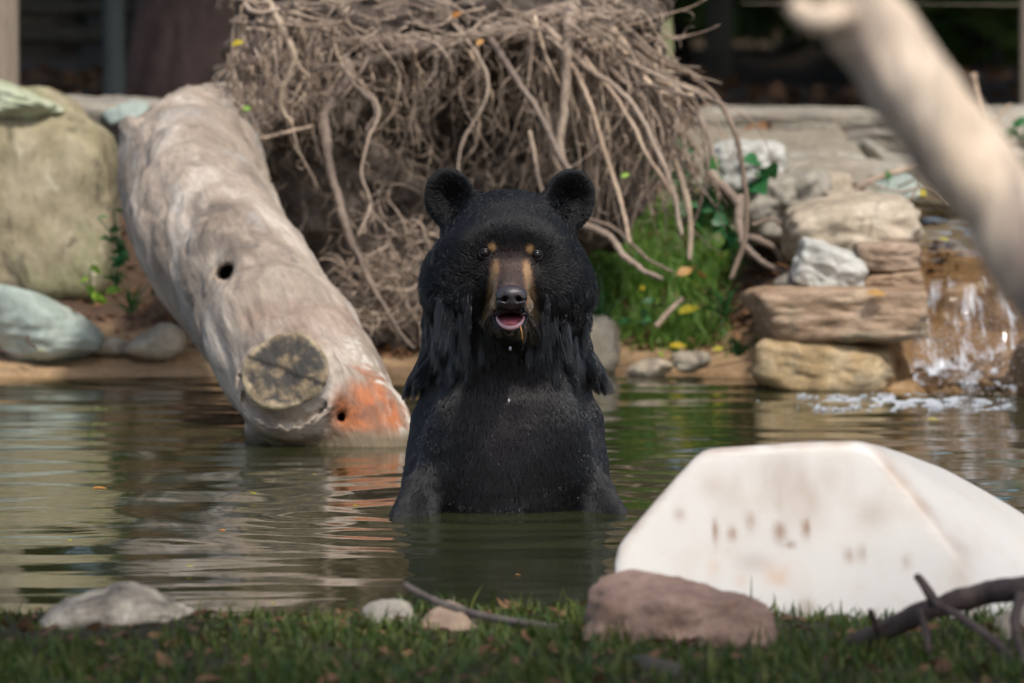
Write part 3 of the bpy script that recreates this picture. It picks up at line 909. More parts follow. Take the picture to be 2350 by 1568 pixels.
# ------------------------------------------------------------------ brook and waterfall
m, t, b = M('falling_water')
t.nodes.remove(b)
fr = N(t, 'ShaderNodeFresnel', IOR=1.33)
gl = N(t, 'ShaderNodeBsdfGlossy', Roughness=0.06)
tp = N(t, 'ShaderNodeBsdfTransparent', Color=(0.93, 0.88, 0.78, 1))
wd = N(t, 'ShaderNodeBsdfDiffuse', Color=(0.72, 0.76, 0.82, 1))
a1 = t.nodes.new('ShaderNodeMixShader'); a2 = t.nodes.new('ShaderNodeMixShader')
t.links.new(fr.outputs[0], a1.inputs[0]); t.links.new(tp.outputs[0], a1.inputs[1]); t.links.new(gl.outputs[0], a1.inputs[2])
st = noise(t, coords(t, (5.5, 1.6, 1.0)), 9, 5, 0.65, 0.4)
fo = attr(t, 'foam', 'Fac')
mm = t.nodes.new('ShaderNodeMath'); mm.operation = 'ADD'
t.links.new(st, mm.inputs[0]); t.links.new(fo, mm.inputs[1])
msk_ = ramp(t, mm.outputs[0], [(0.52, 0.0), (0.80, 0.85)])
t.links.new(msk_, a2.inputs[0]); t.links.new(a1.outputs[0], a2.inputs[1]); t.links.new(wd.outputs[0], a2.inputs[2])
t.links.new(a2.outputs[0], t.nodes['Material Output'].inputs[0])
m_fall = m
prof = np.array([(13.75, 0.43), (13.3, 0.37), (12.9, 0.315), (12.6, 0.285), (12.32, 0.262), (12.16, 0.24), (12.08, 0.19), (12.02, 0.12), (11.95, 0.055), (11.84, 0.035), (11.72, 0.012), (11.60, -0.01)])
nu, nv_ = 130, 170
vv = np.linspace(0, len(prof) - 1.001, nv_)
pc = catmull(np.column_stack([prof, np.zeros(len(prof))]), nv_)
xs = np.linspace(0.835, 1.62, nu)
Xw = np.repeat(xs, nv_); Yw = np.tile(pc[:, 0], nu); Zw = np.tile(pc[:, 1], nu); vvv = np.tile(np.linspace(0, 1, nv_), nu)
q = np.stack([Xw * 20, Yw * 5, Zw * 5], 1)
falling = sstep(0.44, 0.52, vvv) * sstep(0.82, 0.72, vvv)
Yw = Yw + (0.035 * pn(q) + 0.018 * pn(q * 2.3)) * falling + 0.05 * pn(np.stack([Xw * 5, 0 * Xw, 0 * Xw], 1)) * sstep(0.4, 0.6, vvv)
Zw = Zw + 0.008 * pn(np.stack([Xw * 9, Yw * 16, 0 * Xw], 1)) * (1 - falling) + 0.012 * pn(np.stack([Xw * 30, Yw * 30, 0 * Xw], 1)) * sstep(0.7, 0.8, vvv) * sstep(1.0, 0.9, vvv)
foam = -0.10 + 0.10 * falling + 0.26 * sstep(0.66, 0.76, vvv) * sstep(0.96, 0.8, vvv) * (0.6 + 0.4 * sstep(0.9, 1.05, Xw))
i = np.arange(nu - 1)[:, None] * nv_; j = np.arange(nv_ - 1)[None, :]
Fw = np.stack([i + j, i + j + 1, i + nv_ + j + 1, i + nv_ + j], -1).reshape(-1, 4)
o = obj('waterfall', np.stack([Xw, Yw, Zw], 1), Fw, m_fall, attrs={'foam': foam})
props(o, kind='structure')
# foam and spray
m_foam = plain('foam', (0.62, 0.66, 0.70), 0.25, 0.5, Transmission__Weight=0.3)
def blobs(name, pts, rad, mat, sub=1, parent=None, squash=1.0):
    D, Fi = ico(sub)
    n = len(pts)
    V = (pts[:, None, :] + D[None] * np.asarray(rad)[:, None, None] * np.array([1, 1, squash])).reshape(-1, 3)
    Fa = (Fi[None] + (np.arange(n) * len(D))[:, None, None]).reshape(-1, 3)
    return obj(name, V, Fa, mat, parent)
pts, rad = [], []
while len(pts) < 2600:
    if rr.random() < 0.6:
        x = rr.gauss(2090, 90); y = 921 + rr.gauss(0, 7) - 0.02 * (x - 2090)
    else:
        x = rr.uniform(1830, 2330); y = rr.uniform(905, 945)
    if pn(np.array([[x / 38, y / 9, 2.0]]))[0] < 0.02: continue
    pp = P(x, y, (HC) * FOC / (y - HOR))
    pts.append((pp[0], pp[1], 0.001)); rad.append(rr.uniform(0.0008, 0.0030))
pts = np.array(pts); rad = np.array(rad)
o = blobs('foam', pts, rad, m_foam, 1, None, 0.6); props(o, kind='stuff')
pts = []
for k in range(900):
    x = rr.gauss(2190, 110); y = rr.gauss(800, 35)
    if x < 2100: continue
    pts.append(P(x, y, 11.72 + rr.uniform(-0.05, 0.12)))
o = blobs('spray', np.array(pts), np.array([rr.uniform(0.0004, 0.0015) for _ in pts]), m_foam, 1); props(o, kind='stuff')

# ------------------------------------------------------------------ plants
def leaf_shape(L, W, fold=0.25, curl=0.2, heart=False):
    """leaf outline along +x, base at the origin"""
    n = 7
    u = np.linspace(0, 1, n)
    if heart:
        wv = W * 0.5 * np.array([0.62, 0.98, 1.0, 0.85, 0.58, 0.28, 0.0]); x = L * np.array([-0.13, 0.06, 0.28, 0.48, 0.68, 0.86, 1.0])
    else:
        wv = W * 0.5 * np.sin(np.pi * u ** 0.85) ** 0.9; x = L * u
    z = -curl * L * u ** 2
    V = []
    for k in range(n):
        xm = L * u[k]
        V.append((xm, 0, z[k]))
        V.append((x[k], wv[k], z[k] + fold * wv[k]))
        V.append((x[k], -wv[k], z[k] + fold * wv[k]))
    Q = []
    for k in range(n - 1):
        a, b_ = 3 * k, 3 * (k + 1)
        Q.append((a, b_, b_ + 1, a + 1)); Q.append((a, a + 2, b_ + 2, b_))
    return np.array(V), np.array(Q)

def rotm(az, el_, roll):
    return np.array((Matrix.Rotation(az, 3, 'Z') @ Matrix.Rotation(-el_, 3, 'Y') @ Matrix.Rotation(roll, 3, 'X')))

def blades(H, pts, lens, wid, rng, lean=0.5, seg=4, flop=0.5):
    """grass blades from root points"""
    n = len(pts)
    az = rng.uniform(0, 2 * np.pi, n)
    ln = rng.uniform(0.1, lean, n)
    fl = rng.uniform(0.2, 1.0, n) * flop
    u = np.linspace(0, 1, seg + 1)
    el_ = (np.pi / 2 - ln)[:, None] - fl[:, None] * u[None, :] * 1.6
    step = lens[:, None] / seg
    r = np.cumsum(np.cos(el_) * step, 1) - np.cos(el_) * step
    z = np.cumsum(np.sin(el_) * step, 1) - np.sin(el_) * step
    C = pts[:, None, :] + np.stack([np.cos(az)[:, None] * r, np.sin(az)[:, None] * r, z], -1)
    side = np.stack([-np.sin(az), np.cos(az), 0 * az], -1)
    tw = rng.uniform(0.2, 1.0, n)
    side = norm(side + 0.4 * rng.normal(size=(n, 3)))
    wv = (wid[:, None] * (1 - u[None, :] ** 1.8) * 0.5 + 0.0001)
    A = C + side[:, None, :] * wv[..., None]
    B_ = C - side[:, None, :] * wv[..., None]
    V = np.stack([A, B_], 2).reshape(-1, 3)
    k = np.arange(seg)[None, :] * 2
    base = (np.arange(n) * (seg + 1) * 2)[:, None]
    Q = np.stack([base + k, base + k + 1, base + k + 3, base + k + 2], -1).reshape(-1, 4)
    H.V.append(V); H.Q.append(Q + H.n); H.r.append(np.repeat(rng.uniform(0, 1, n), (seg + 1) * 2)); H.n += len(V)

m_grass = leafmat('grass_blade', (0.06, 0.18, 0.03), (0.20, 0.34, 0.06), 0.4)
m_grassd = leafmat('shade_tinted_grass_blade', (0.020, 0.070, 0.010), (0.14, 0.165, 0.03), 0.32)  # darker copy of the grass, near-bank shade put into its colour
m_dry = leafmat('dead_leaf', (0.085, 0.040, 0.020), (0.24, 0.13, 0.065), 0.15, 0.7)
m_yellow = leafmat('yellow_leaf', (0.55, 0.42, 0.03), (0.42, 0.45, 0.05), 0.3, 0.5, perobj=True)
m_orange = leafmat('orange_leaf', (0.50, 0.20, 0.05), (0.42, 0.26, 0.08), 0.2, 0.5, perobj=True)
m_green = leafmat('green_leaf', (0.025, 0.13, 0.045), (0.06, 0.20, 0.05), 0.25, 0.4, perobj=True)
m_lime = leafmat('lime_leaf', (0.20, 0.42, 0.04), (0.30, 0.45, 0.05), 0.35, 0.5, perobj=True)
m_brownleaf = leafmat('brown_leaf', (0.13, 0.055, 0.028), (0.20, 0.10, 0.055), 0.15, 0.6, perobj=True)

# far bank grass
rg = np.random.default_rng(31)
n = 17000
x = rg.uniform(0.02, 0.62, n); y = rg.uniform(12.35, 13.5, n)
keep = fbm(np.stack([x * 5, y * 5, 0 * x], 1), 3) + 0.10 - 0.9 * sstep(0.45, 0.62, x) - 0.5 * sstep(0.40, 0.05, y - shore_far(x)) > rg.uniform(-0.45, 0.35, n)
keep &= (y - shore_far(x)) > 0.14
x, y = x[keep], y[keep]
Hh = Heap()
blades(Hh, np.stack([x, y, ground_at(x, y) - 0.005], 1), rg.uniform(0.03, 0.10, len(x)), rg.uniform(0.0025, 0.0065, len(x)), rg, 0.9, 4, 0.7)
x = np.concatenate([rg.uniform(-1.6, -0.35, 1500), rg.uniform(0.6, 2.6, 1500), rg.uniform(-3, -1.3, 1200)]); y = rg.uniform(12.55, 14.2, len(x))
keep = (fbm(np.stack([x * 4, y * 4, 0 * x], 1), 3) > 0.12) & ((x < 0.6) | (x > 1.8))
x, y = x[keep], y[keep]
blades(Hh, np.stack([x, y, ground_at(x, y) - 0.005], 1), rg.uniform(0.03, 0.08, len(x)), rg.uniform(0.0022, 0.0045, len(x)), rg, 0.9, 4, 0.7)
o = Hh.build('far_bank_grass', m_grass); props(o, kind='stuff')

# near bank grass
n = 140000
x = rg.uniform(-2.2, 2.2, n); y = rg.uniform(5.2, 7.62, n)
keep = (shore_near(x) - y > 0.03) & ((np.abs(x) < 1.1) & (y > 5.6) | (rg.random(n) < 0.35))
keep &= fbm(np.stack([x * 6, y * 6, 0 * x + 4], 1), 3) + 0.75 > rg.uniform(0, 1, n) * 0.9
x, y = x[keep], y[keep]
Hh = Heap()
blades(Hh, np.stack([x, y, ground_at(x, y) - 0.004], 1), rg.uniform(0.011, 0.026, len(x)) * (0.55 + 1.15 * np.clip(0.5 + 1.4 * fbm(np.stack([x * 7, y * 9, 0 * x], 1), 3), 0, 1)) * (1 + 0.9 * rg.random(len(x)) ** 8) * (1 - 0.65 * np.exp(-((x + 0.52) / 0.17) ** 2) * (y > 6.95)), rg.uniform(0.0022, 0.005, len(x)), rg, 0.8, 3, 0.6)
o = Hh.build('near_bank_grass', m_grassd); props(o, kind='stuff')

# leaf litter
def litter(name, pts, s0, s1, mat, rng):
    Hh = Heap()
    base = [leaf_shape(1, w_, f_, c_) for w_, f_, c_ in ((0.5, 0.3, 0.2), (0.65, -0.2, -0.25), (0.4, 0.5, 0.4))]
    for k, p_ in enumerate(pts):
        V, Q = base[k % 3]
        R = rotm(rng.uniform(0, 6.28), rng.uniform(-0.4, 0.5), rng.uniform(-0.6, 0.6))
        Hh.add(V * rng.uniform(s0, s1) @ R.T + p_, Q, None, rng.uniform(0, 1))
    o = Hh.build(name, mat)
    return props(o, kind='stuff')
x = np.concatenate([rg.uniform(-1.7, 1.0, 2600), rg.uniform(0.1, 0.75, 1200), rg.uniform(-0.65, -0.2, 900)]); y = rg.uniform(12.45, 14.0, len(x))
y[3800:] = rg.uniform(12.4, 12.75, len(y) - 3800)
k_ = ((y - shore_far(x)) > 0.16) & ~((x > 0.45) & (y > 13.2))
x, y = x[k_], y[k_]
litter('leaf_litter', np.stack([x, y, ground_at(x, y) + 0.006], 1), 0.018, 0.045, m_dry, rg)
x = rg.uniform(-3, 3, 3000); y = rg.uniform(14.5, 24, 3000)
litter('forest_litter', np.stack([x, y, ground_at(x, y) + 0.01], 1), 0.04, 0.09, m_dry, rg)

def leaf(name, label, cat, xp_, yp_, Y, size, mat, az, el_=0.1, roll=0.1, heart=False, wr=0.5, group=None, parent=None):
    V, Q = leaf_shape(1, wr if not heart else 1.0, 0.2, 0.15, heart)
    L = px(size, Y)
    V = V * L
    V[:, 0] -= L * 0.5
    R = rotm(az, el_, roll)
    c = P(xp_, yp_, Y)
    o = obj(name, V @ R.T + c, Q, mat, parent)
    if parent is None: props(o, label, cat, group)
    return o
def water_Y(y): return HC * FOC / (y - HOR)

x = rg.uniform(-1.6, 1.6, 2200); y = rg.uniform(5.7, 7.5, 2200)
litter('near_litter', np.stack([x, y, ground_at(x, y) + 0.006], 1), 0.012, 0.034, m_dry, rg)
# single fallen leaves that show
LV = [
    ('yellow leaf lying on top of the cream boulder', 1943, 500, 12.2, 46, m_yellow, 0.2, 0.35, 0.5),
    ('orange-yellow leaf on the right end of the brown slab', 2012, 672, 11.85, 48, m_orange, 0.1, 0.05, 0.6),
    ('long yellow leaf on the bank beside the strappy plant', 1582, 708, 12.35, 60, m_yellow, 0.5, 0.35, 0.5),
    ('yellow leaf on the litter just above the low rounded stone', 1556, 792, 12.3, 42, m_yellow, -0.1, 0.1, 0.6),
    ('lime-yellow leaf lying at the bank edge above the flat pale stone', 1518, 812, 12.28, 26, m_lime, 1.2, 0.3, 0.8),
    ('yellow leaf left of the ochre rock at the foot of the bank', 1648, 800, 12.2, 30, m_yellow, 0.3, 0.3, 0.8),
    ('lime leaf hanging among the roots above the bear ear', 1435, 402, 12.0, 24, m_lime, 0.2, 0.3, 1.2),
    ('yellow curled leaf caught at the top left of the root plate', 545, 98, 12.0, 32, m_yellow, -0.4, 0.3, 1.0),
    ('bright green leaf on the upper fallen trunk near the roots', 567, 249, 12.0, 28, m_lime, 0.1, 0.1, 0.9),
    ('upright yellow-orange leaf stuck at the torn limb of the trunk', 307, 380, 11.98, 30, m_yellow, 1.4, 1.0, 1.0),
    ('yellow leaf flat on the middle of the upper trunk', 526, 424, 11.84, 32, m_yellow, 0.1, 0.0, 0.9),
    ('small yellow leaf on the right flank of the upper trunk', 597, 413, 11.86, 30, m_yellow, -0.5, 0.1, 0.9),
    ('yellow leaf on the wet sand below the blue-green stone', 98, 803, 12.33, 34, m_yellow, 0.05, 0.0, 0.3),
    ('brownish-orange leaf among the roots at top centre', 1102, 96, 12.0, 26, m_orange, 0.6, 0.5, 1.0),
    ('pale orange leaf stuck in the roots near the top', 1046, 33, 12.0, 30, m_orange, -0.6, 0.4, 1.2),
    ('orange leaf at the left foot of the root plate', 590, 365, 12.1, 34, m_orange, 0.8, 0.5, 1.0),
    ('large orange-brown leaf in the far grass below the roots', 1572, 622, 12.3, 48, m_orange, 0.4, 0.4, 0.9),
    ('second orange-brown leaf in the far grass right of the larger one', 1612, 630, 12.32, 36, m_orange, 2.1, 0.4, 0.9),
    ('small yellow leaf in the far grass above the strappy plant', 1475, 660, 12.3, 24, m_yellow, 1.0, 0.4, 0.8),
    ('yellow leaf hanging in the vine at the right rubble', 2120, 440, 12.9, 34, m_yellow, 0.9, 0.5, 1.0),
    ('pale yellow leaf lying at the upper brook', 2165, 548, 12.5, 30, m_yellow, -0.5, 0.0, 0.3),
    ('red-brown curled leaf on the near grass left of centre', 850, 1420, 7.35, 46, m_brownleaf, 1.2, 1.1, 0.6),
    ('dark brown crumpled leaf in the near grass at centre', 690, 1500, 6.95, 70, m_brownleaf, 0.3, 0.4, 0.6),
    ('red-brown leaf at the left edge of the near bank', 20, 1440, 7.3, 44, m_brownleaf, 0.4, 0.7, 0.8),
    ('curled brown leaf in the near grass below the white block', 1900, 1530, 6.75, 90, m_brownleaf, 1.1, 0.9, 0.7),
    ('rust-coloured leaf at the bottom edge centre of the near grass', 1590, 1560, 6.65, 60, m_brownleaf, 0.2, 0.3, 0.6),
    ('brown leaf in the near grass under the thin stick', 1060, 1500, 6.95, 64, m_brownleaf, 2.2, 0.5, 0.6),
    ('pale dead leaf in the near grass below the tan stone', 985, 1540, 6.8, 70, m_brownleaf, 1.4, 0.9, 0.5),
]
for (lb, a, b_, Yd, sz, mt, az, el_, rl) in LV:
    leaf('leaf', lb, 'leaf', a, b_, Yd, sz, mt, az, el_, rl)
FL = [('yellow leaf floating beside the front of the sunken trunk', 588, 1010, 22), ('tiny yellow leaf floating just left of the orange wood', 668, 998, 14),
      ('yellow leaf floating in the ripples far left of the bear', 232, 1125, 42), ('pale orange leaf floating above the small ring of ripples', 582, 1137, 20),
      ('yellow leaf floating in the ripples left of the bear arm', 818, 1166, 18), ('bright yellow leaf floating midway between left stone and bear', 510, 1222, 22),
      ('small amber leaf floating near the trunk reflection', 722, 1094, 12), ('tiny amber leaf floating below the left ripples', 435, 1305, 18),
      ('amber leaf floating low in front of the bear', 1190, 1325, 16), ('tiny yellow leaf floating near the near left shore', 626, 1390, 14),
      ('yellow forked leaf floating right of the stacked stones', 2142, 967, 36), ('round cream petal floating at the right of the pond', 2212, 984, 18),
      ('small green-yellow leaf floating on the left reflection', 160, 1245, 16)]
for i, (lb, a, b_, sz) in enumerate(FL):
    o = leaf('floating_leaf', lb, 'leaf', a, b_, water_Y(b_), sz, m_yellow if i % 3 != 2 else m_orange, rr.uniform(-0.4, 0.4), 0.05, 0.1, wr=0.6, group='fallen leaves floating on the pond')
    o.location.z += 0.004

def sprig(name, label, cat, base, tips, Y, size, mat, heart=False, seed=0):
    """a stem per tip with leaves along it"""
    b0 = P(base[0], base[1], Y + 0.03)
    t_ = thing(name, label, cat, tuple(b0))
    R = random.Random(seed)
    for (tx, ty, nl) in tips:
        C = catmull(np.array([b0, P((base[0] + tx) / 2 + R.uniform(-8, 8), (base[1] + ty) / 2 - 8, Y), P(tx, ty, Y - 0.03)]), 10)
        V, Fq, Ft = tube(C, 0.0016, 5)
        obj('stem', V, [Fq, Ft], m_green, t_)
        for k in range(nl):
            c = C[int(9 * (k + 1) / nl)]
            V, Q = leaf_shape(1, 0.55 if not heart else 1.0, 0.2, 0.25, heart)
            L = px(size, Y) * R.uniform(0.75, 1.15)
            Rm = rotm(R.uniform(0, 6.28), R.uniform(-0.5, 0.4), R.uniform(0.3, 1.2) * R.choice([-1, 1]))
            obj('leaf', V * L @ Rm.T + c, Q, mat, t_)
    return t_
sprig('leafy_sprig', 'small green leafy sprig growing between the big boulder and the log', 'plant', (285, 610), [(262, 480, 4), (225, 500, 4), (240, 540, 5), (275, 560, 5), (290, 590, 4)], 12.3, 30, m_green, seed=1)
sprig('leafy_sprig', 'lime and yellow leafed seedling below the big boulder', 'plant', (210, 700), [(185, 645, 3), (205, 615, 2), (242, 668, 3)], 12.45, 40, m_lime, seed=2)
sprig('ivy_vine', 'dark green broad-leaved vine behind the right hanging roots', 'vine', (1600, 520), [(1560, 340, 5), (1625, 375, 5), (1590, 420, 5), (1640, 400, 4), (1480, 350, 3), (1560, 480, 4)], 12.55, 48, m_green, True, 3)
sprig('ivy_vine', 'single-stemmed vine with big heart-shaped leaves in front of the rubble ledge', 'vine', (1720, 470), [(1760, 385, 3), (1738, 368, 2)], 12.5, 55, m_green, True, 4)
sprig('ivy_vine', 'low vine of rounded leaves at the foot of the right roots', 'vine', (1690, 590), [(1660, 520, 3), (1672, 545, 2), (1640, 500, 3)], 12.4, 42, m_green, True, 5)
sprig('leafy_sprig', 'tiny green sprig on the rubble beside the dead twigs', 'plant', (2035, 430), [(2038, 395, 3)], 13.1, 24, m_green, seed=6)
sprig('leafy_sprig', 'green seedling in the leaf litter under the ivy near the water', 'plant', (1480, 760), [(1470, 715, 3), (1500, 690, 3), (1440, 735, 3)], 12.35, 30, m_green, seed=7)
sprig('leafy_sprig', 'leafy weed on the far right bank by the old stump', 'plant', (2340, 330), [(2330, 290, 4), (2355, 270, 4), (2310, 310, 3)], 14.0, 34, m_green, seed=8)

def tuft(name, label, x0, y0, Y, n, L, wid, mat, seed):
    b0 = P(x0, y0, Y)
    t_ = thing(name, label, 'plant', tuple(b0))
    r = np.random.default_rng(seed)
    for k in range(n):
        Hh = Heap()
        blades(Hh, b0[None] + r.normal(size=(1, 3)) * 0.004, np.array([px(L, Y) * r.uniform(0.6, 1.1)]), np.array([px(wid, Y)]), r, 1.1, 7, 0.9)
        Hh.build('blade', mat, t_)
m_strap = leafmat('strap_leaf', (0.035, 0.13, 0.04), (0.07, 0.19, 0.05), 0.3)
tuft('strappy_plant', 'strappy green rosette plant on the bank beside the brown slab', 1665, 722, 12.22, 26, 105, 9, m_strap, 51)
tuft('strappy_plant', 'bushy green grass clump left of the ochre rock', 1695, 815, 12.15, 34, 80, 5, m_strap, 52)
tuft('strappy_plant', 'dark grass clump in the shade between the blue-green stone and the log', 300, 715, 12.35, 26, 95, 6, m_strap, 53)
tuft('strappy_plant', 'tall grass clump right behind the bear shoulder', 1385, 740, 12.4, 44, 110, 6, m_strap, 54)
tuft('strappy_plant', 'grass clump under the leafy sprig beside the log', 265, 650, 12.4, 20, 80, 6, m_strap, 55)

def stick(name, label, pts, r0, r1, m_, Ys, sides=8, group=None, twigs=()):
    C = catmull(np.array([P(a, b_, y_) for (a, b_), y_ in zip(pts, Ys)]), len(pts) * 10)
    n_ = len(C)
    Ym = np.mean(Ys)
    V, Fq, Ft = tube(C, px(1, Ym) * np.linspace(r0, r1, n_), sides, 0.35, len(pts) + r0)
    if not twigs:
        o = obj(name, V, [Fq, Ft], m_)
        return props(o, label, 'branch' if r0 > 12 else 'stick', group)
    t_ = thing(name, label, 'branch', tuple(C[0]), group)
    obj('stem', V, [Fq, Ft], m_, t_)
    for tp, ty, a0, a1 in twigs:
        C = catmull(np.array([P(a, b_, y_) for (a, b_), y_ in zip(tp, ty)]), len(tp) * 8)
        V, Fq, Ft = tube(C, px(1, Ym) * np.linspace(a0, a1, len(C)), 7, 0.3, a0)
        obj('twig', V, [Fq, Ft], m_, t_)
    return t_
m_twig = natural('grey_twig', [(0.3, (0.07, 0.055, 0.048)), (0.7, (0.20, 0.165, 0.145))], 20, bscale=120, bstr=0.5)
m_drift = natural('dark_driftwood', [(0.3, (0.055, 0.038, 0.032)), (0.7, (0.17, 0.125, 0.105))], 18, bscale=100, bstr=0.5)
stick('stick', 'thin grey stick lying over the near shore left of the white block', [(930, 1345), (1010, 1385), (1100, 1412), (1210, 1432), (1335, 1448)], 9, 10, m_twig, [7.30, 7.24, 7.18, 7.12, 7.08])
stick('stick', 'short grey stick on the bank near the strappy plant', [(1505, 750), (1535, 715), (1565, 685)], 6, 7, m_root, [12.3, 12.32, 12.34])
stick('stick', 'reddish twig on the rubble ledge pointing to the blurred branch', [(1950, 442), (2010, 410), (2080, 388), (2120, 375)], 6, 8, m_root, [13.1, 13.1, 13.15, 13.2])
stick('stick', 'dark twig on the wet sand at the left edge', [(0, 803), (25, 813), (50, 822)], 4, 3, m_drift, [12.3, 12.3, 12.28])
stick('stick', 'short dark twig standing by the blue-green stone', [(62, 770), (70, 790), (84, 800)], 5, 3, m_drift, [12.3, 12.29, 12.28])
stick('driftwood', 'dark forked driftwood branch lying in the lower right corner', [(1890, 1520), (1960, 1480), (2040, 1440), (2150, 1395), (2250, 1365), (2349, 1350), (2480, 1325)], 22, 30, m_drift, [7.0, 6.95, 6.9, 6.85, 6.85, 6.8, 6.8], 10,
      twigs=[([(2150, 1395), (2125, 1350), (2108, 1325), (2100, 1330)], [6.85, 6.82, 6.8, 6.8], 14, 6),
             ([(2108, 1330), (2150, 1385), (2210, 1420), (2290, 1480), (2349, 1550), (2400, 1600)], [6.8, 6.78, 6.75, 6.7, 6.65, 6.6], 8, 12),
             ([(2110, 1400), (2125, 1450), (2132, 1500)], [6.83, 6.8, 6.78], 10, 7),
             ([(2015, 1450), (2000, 1410), (1996, 1400)], [6.9, 6.88, 6.87], 9, 5),
             ([(2349, 1350), (2330, 1420), (2340, 1480), (2360, 1540)], [6.8, 6.75, 6.7, 6.65], 14, 9)])
m_bare = natural('peeled_branch', [(0.3, (0.62, 0.47, 0.32)), (0.6, (0.78, 0.64, 0.49)), (0.8, (0.84, 0.74, 0.61))], 5, patches=[(5, 0.54, 0.66, (0.30, 0.23, 0.19))], bscale=60, stretch=(3, 3, 0.7), rough=0.7)
stick('branch', 'thick peeled cream branch crossing the upper right corner close to the lens',
      [(1700, -420), (1830, -200), (1958, 0), (2100, 205), (2255, 425), (2415, 655), (2700, 1040), (3150, 1600), (3400, 1900)], 92, 116, m_bare, [4.25, 4.28, 4.3, 4.3, 4.3, 4.3, 4.3, 4.3, 4.3], 24,
      twigs=[([(1945, 30), (1880, 45), (1838, 26), (1815, 5)], [4.28, 4.25, 4.25, 4.25], 40, 26)])
stick('stick', 'thin dead twig standing at the far right bank behind the branch', [(2262, 330), (2245, 230), (2232, 168)], 7, 9, m_root, [13.8, 13.8, 13.8])
stick('stick', 'short bent dead twig beside the standing one on the far right', [(2240, 330), (2290, 270), (2318, 240)], 5, 4, m_root, [13.9, 13.9, 13.9])
for (lb, pp_) in (('tangled dead twig hanging by the upper brook', [(2060, 430), (2100, 410), (2130, 380), (2150, 340)]), ('thin dead twig crossing the rubble at the brook edge', [(2080, 470), (2110, 420), (2120, 360), (2090, 330)]), ('grey dead twig lying on the bluish rubble rock', [(1990, 420), (2060, 440), (2130, 430), (2180, 470)])):
    stick('stick', lb, pp_, 3, 3, m_root, [13.0, 13.0, 13.0, 13.0])

# ------------------------------------------------------------------ the white plastic block
pts_f = [(1600, 1034), (1985, 1008), (1408, 1262), (1402, 1345), (1500, 1480), (1880, 1500), (2235, 1400), (2215, 1290)]
hullp = [P(a, b_, 7.28 + 0.10 * (1500 - b_) / 500) for a, b_ in pts_f]
hullp += [P(2150, 1068, 7.75), P(2370, 1190, 7.70), P(2500, 1330, 7.55), P(2480, 1500, 7.40), P(1720, 1028, 7.60), P(1480, 1250, 7.55), P(1500, 1420, 7.55), P(2100, 1440, 7.9)]
bm = bmesh.new()
for q_ in hullp: bm.verts.new(q_)
bmesh.ops.convex_hull(bm, input=bm.verts)
bmesh.ops.recalc_face_normals(bm, faces=bm.faces)
pln = [(np.array(f.normal), float(np.dot(np.array(f.normal), np.array(f.verts[0].co)))) for f in bm.faces]
bm.free()
def block_f(p):
    e = np.zeros(len(p)); k = 240.0
    D_ = np.stack([p @ n_ - d_ for n_, d_ in pln], 1)
    mx_ = D_.max(1)
    return mx_ + np.log(np.exp((D_ - mx_[:, None]) * k).sum(1)) / k - 0.002 + 0.0012 * pn(p * 12)
V, Q = nets(block_f, (0.08, 7.15, -0.06), (0.80, 8.05, 0.32), 0.006)
xp, yp = pix(V)
front = V[:, 1] < 7.62
st_ = np.zeros(len(V))
for (a, b_, sx, sy, s_) in ((1560, 1180, 10, 14, .4), (1500, 1330, 14, 10, .4), (1640, 1120, 30, 30, .25), (1900, 1100, 30, 40, .22), (2000, 1180, 30, 30, .25), (1730, 1290, 30, 20, .25), (1643, 1218, 5, 24, .8), (1680, 1225, 8, 14, .7), (1722, 1195, 10, 22, .5), (1790, 1220, 12, 22, .7), (1850, 1210, 8, 22, .9), (1813, 1250, 10, 8, .6), (1948, 1275, 8, 14, .5), (1978, 1270, 7, 16, .45), (1850, 1395, 12, 20, .4), (2080, 1290, 8, 14, .35)):
    st_ = np.maximum(st_, min(1, s_ * 1.25) * np.exp(-((xp - a) / (sx * 1.35)) ** 2 - ((yp - b_) / (sy * 1.2)) ** 2) * front)
wash = 0.55 * np.exp(-((xp - 1790) / 170) ** 2 - ((yp - 1130) / 90) ** 2) * (0.5 + fbm(V * np.array([30, 30, 6]), 3))
ridge = 0.55 * np.exp(-((xp - np.interp(yp, [1010, 1110, 1260, 1400], [1985, 2070, 2200, 2225])) / 24) ** 2) * (0.6 + 0.8 * fbm(V * 20, 3)) * front
rimm = 0.6 * np.exp(-((yp - np.interp(xp, [1400, 1600, 1985], [1290, 1036, 1012])) / 14) ** 2) * (xp < 2000) * (0.5 + fbm(V * 24, 3))
st_ = np.clip(np.maximum.reduce([st_, wash, ridge, rimm]), 0, 1)
och = np.clip(np.exp(-((xp - 1800) / 34) ** 2 - ((yp - 1318) / 22) ** 2) + 0.5 * np.exp(-((xp - 1705) / 16) ** 2 - ((yp - 1335) / 14) ** 2) + 0.3 * np.exp(-((xp - 1640) / 16) ** 2 - ((yp - 1300) / 30) ** 2), 0, 1) * front * (0.5 + 1.2 * fbm(V * 35, 3))
m, t, b = M('stained_white_plastic')
c = mixc(t, attr(t, 'stain', 'Fac'), (0.62, 0.59, 0.54), (0.24, 0.125, 0.06))
c = mixc(t, attr(t, 'ochre', 'Fac'), c, (0.55, 0.24, 0.04))
nz_ = noise(t, coords(t), 14, 7, 0.7)
c = mixc(t, ramp(t, nz_, [(0.50, 0.0), (0.75, 0.35)]), c, (0.50, 0.37, 0.24))
t.links.new(c, b.inputs['Base Color'])
b.inputs['Roughness'].default_value = 0.42
b.inputs['Subsurface Weight'].default_value = 0.25
b.inputs['Subsurface Radius'].default_value = (0.03, 0.03, 0.03)
bump(t, b, noise(t, coords(t), 90, 5), 0.15, 0.002)
o = obj('plastic_block', V, Q, m, attrs={'stain': st_, 'ochre': np.clip(och, 0, 1)})
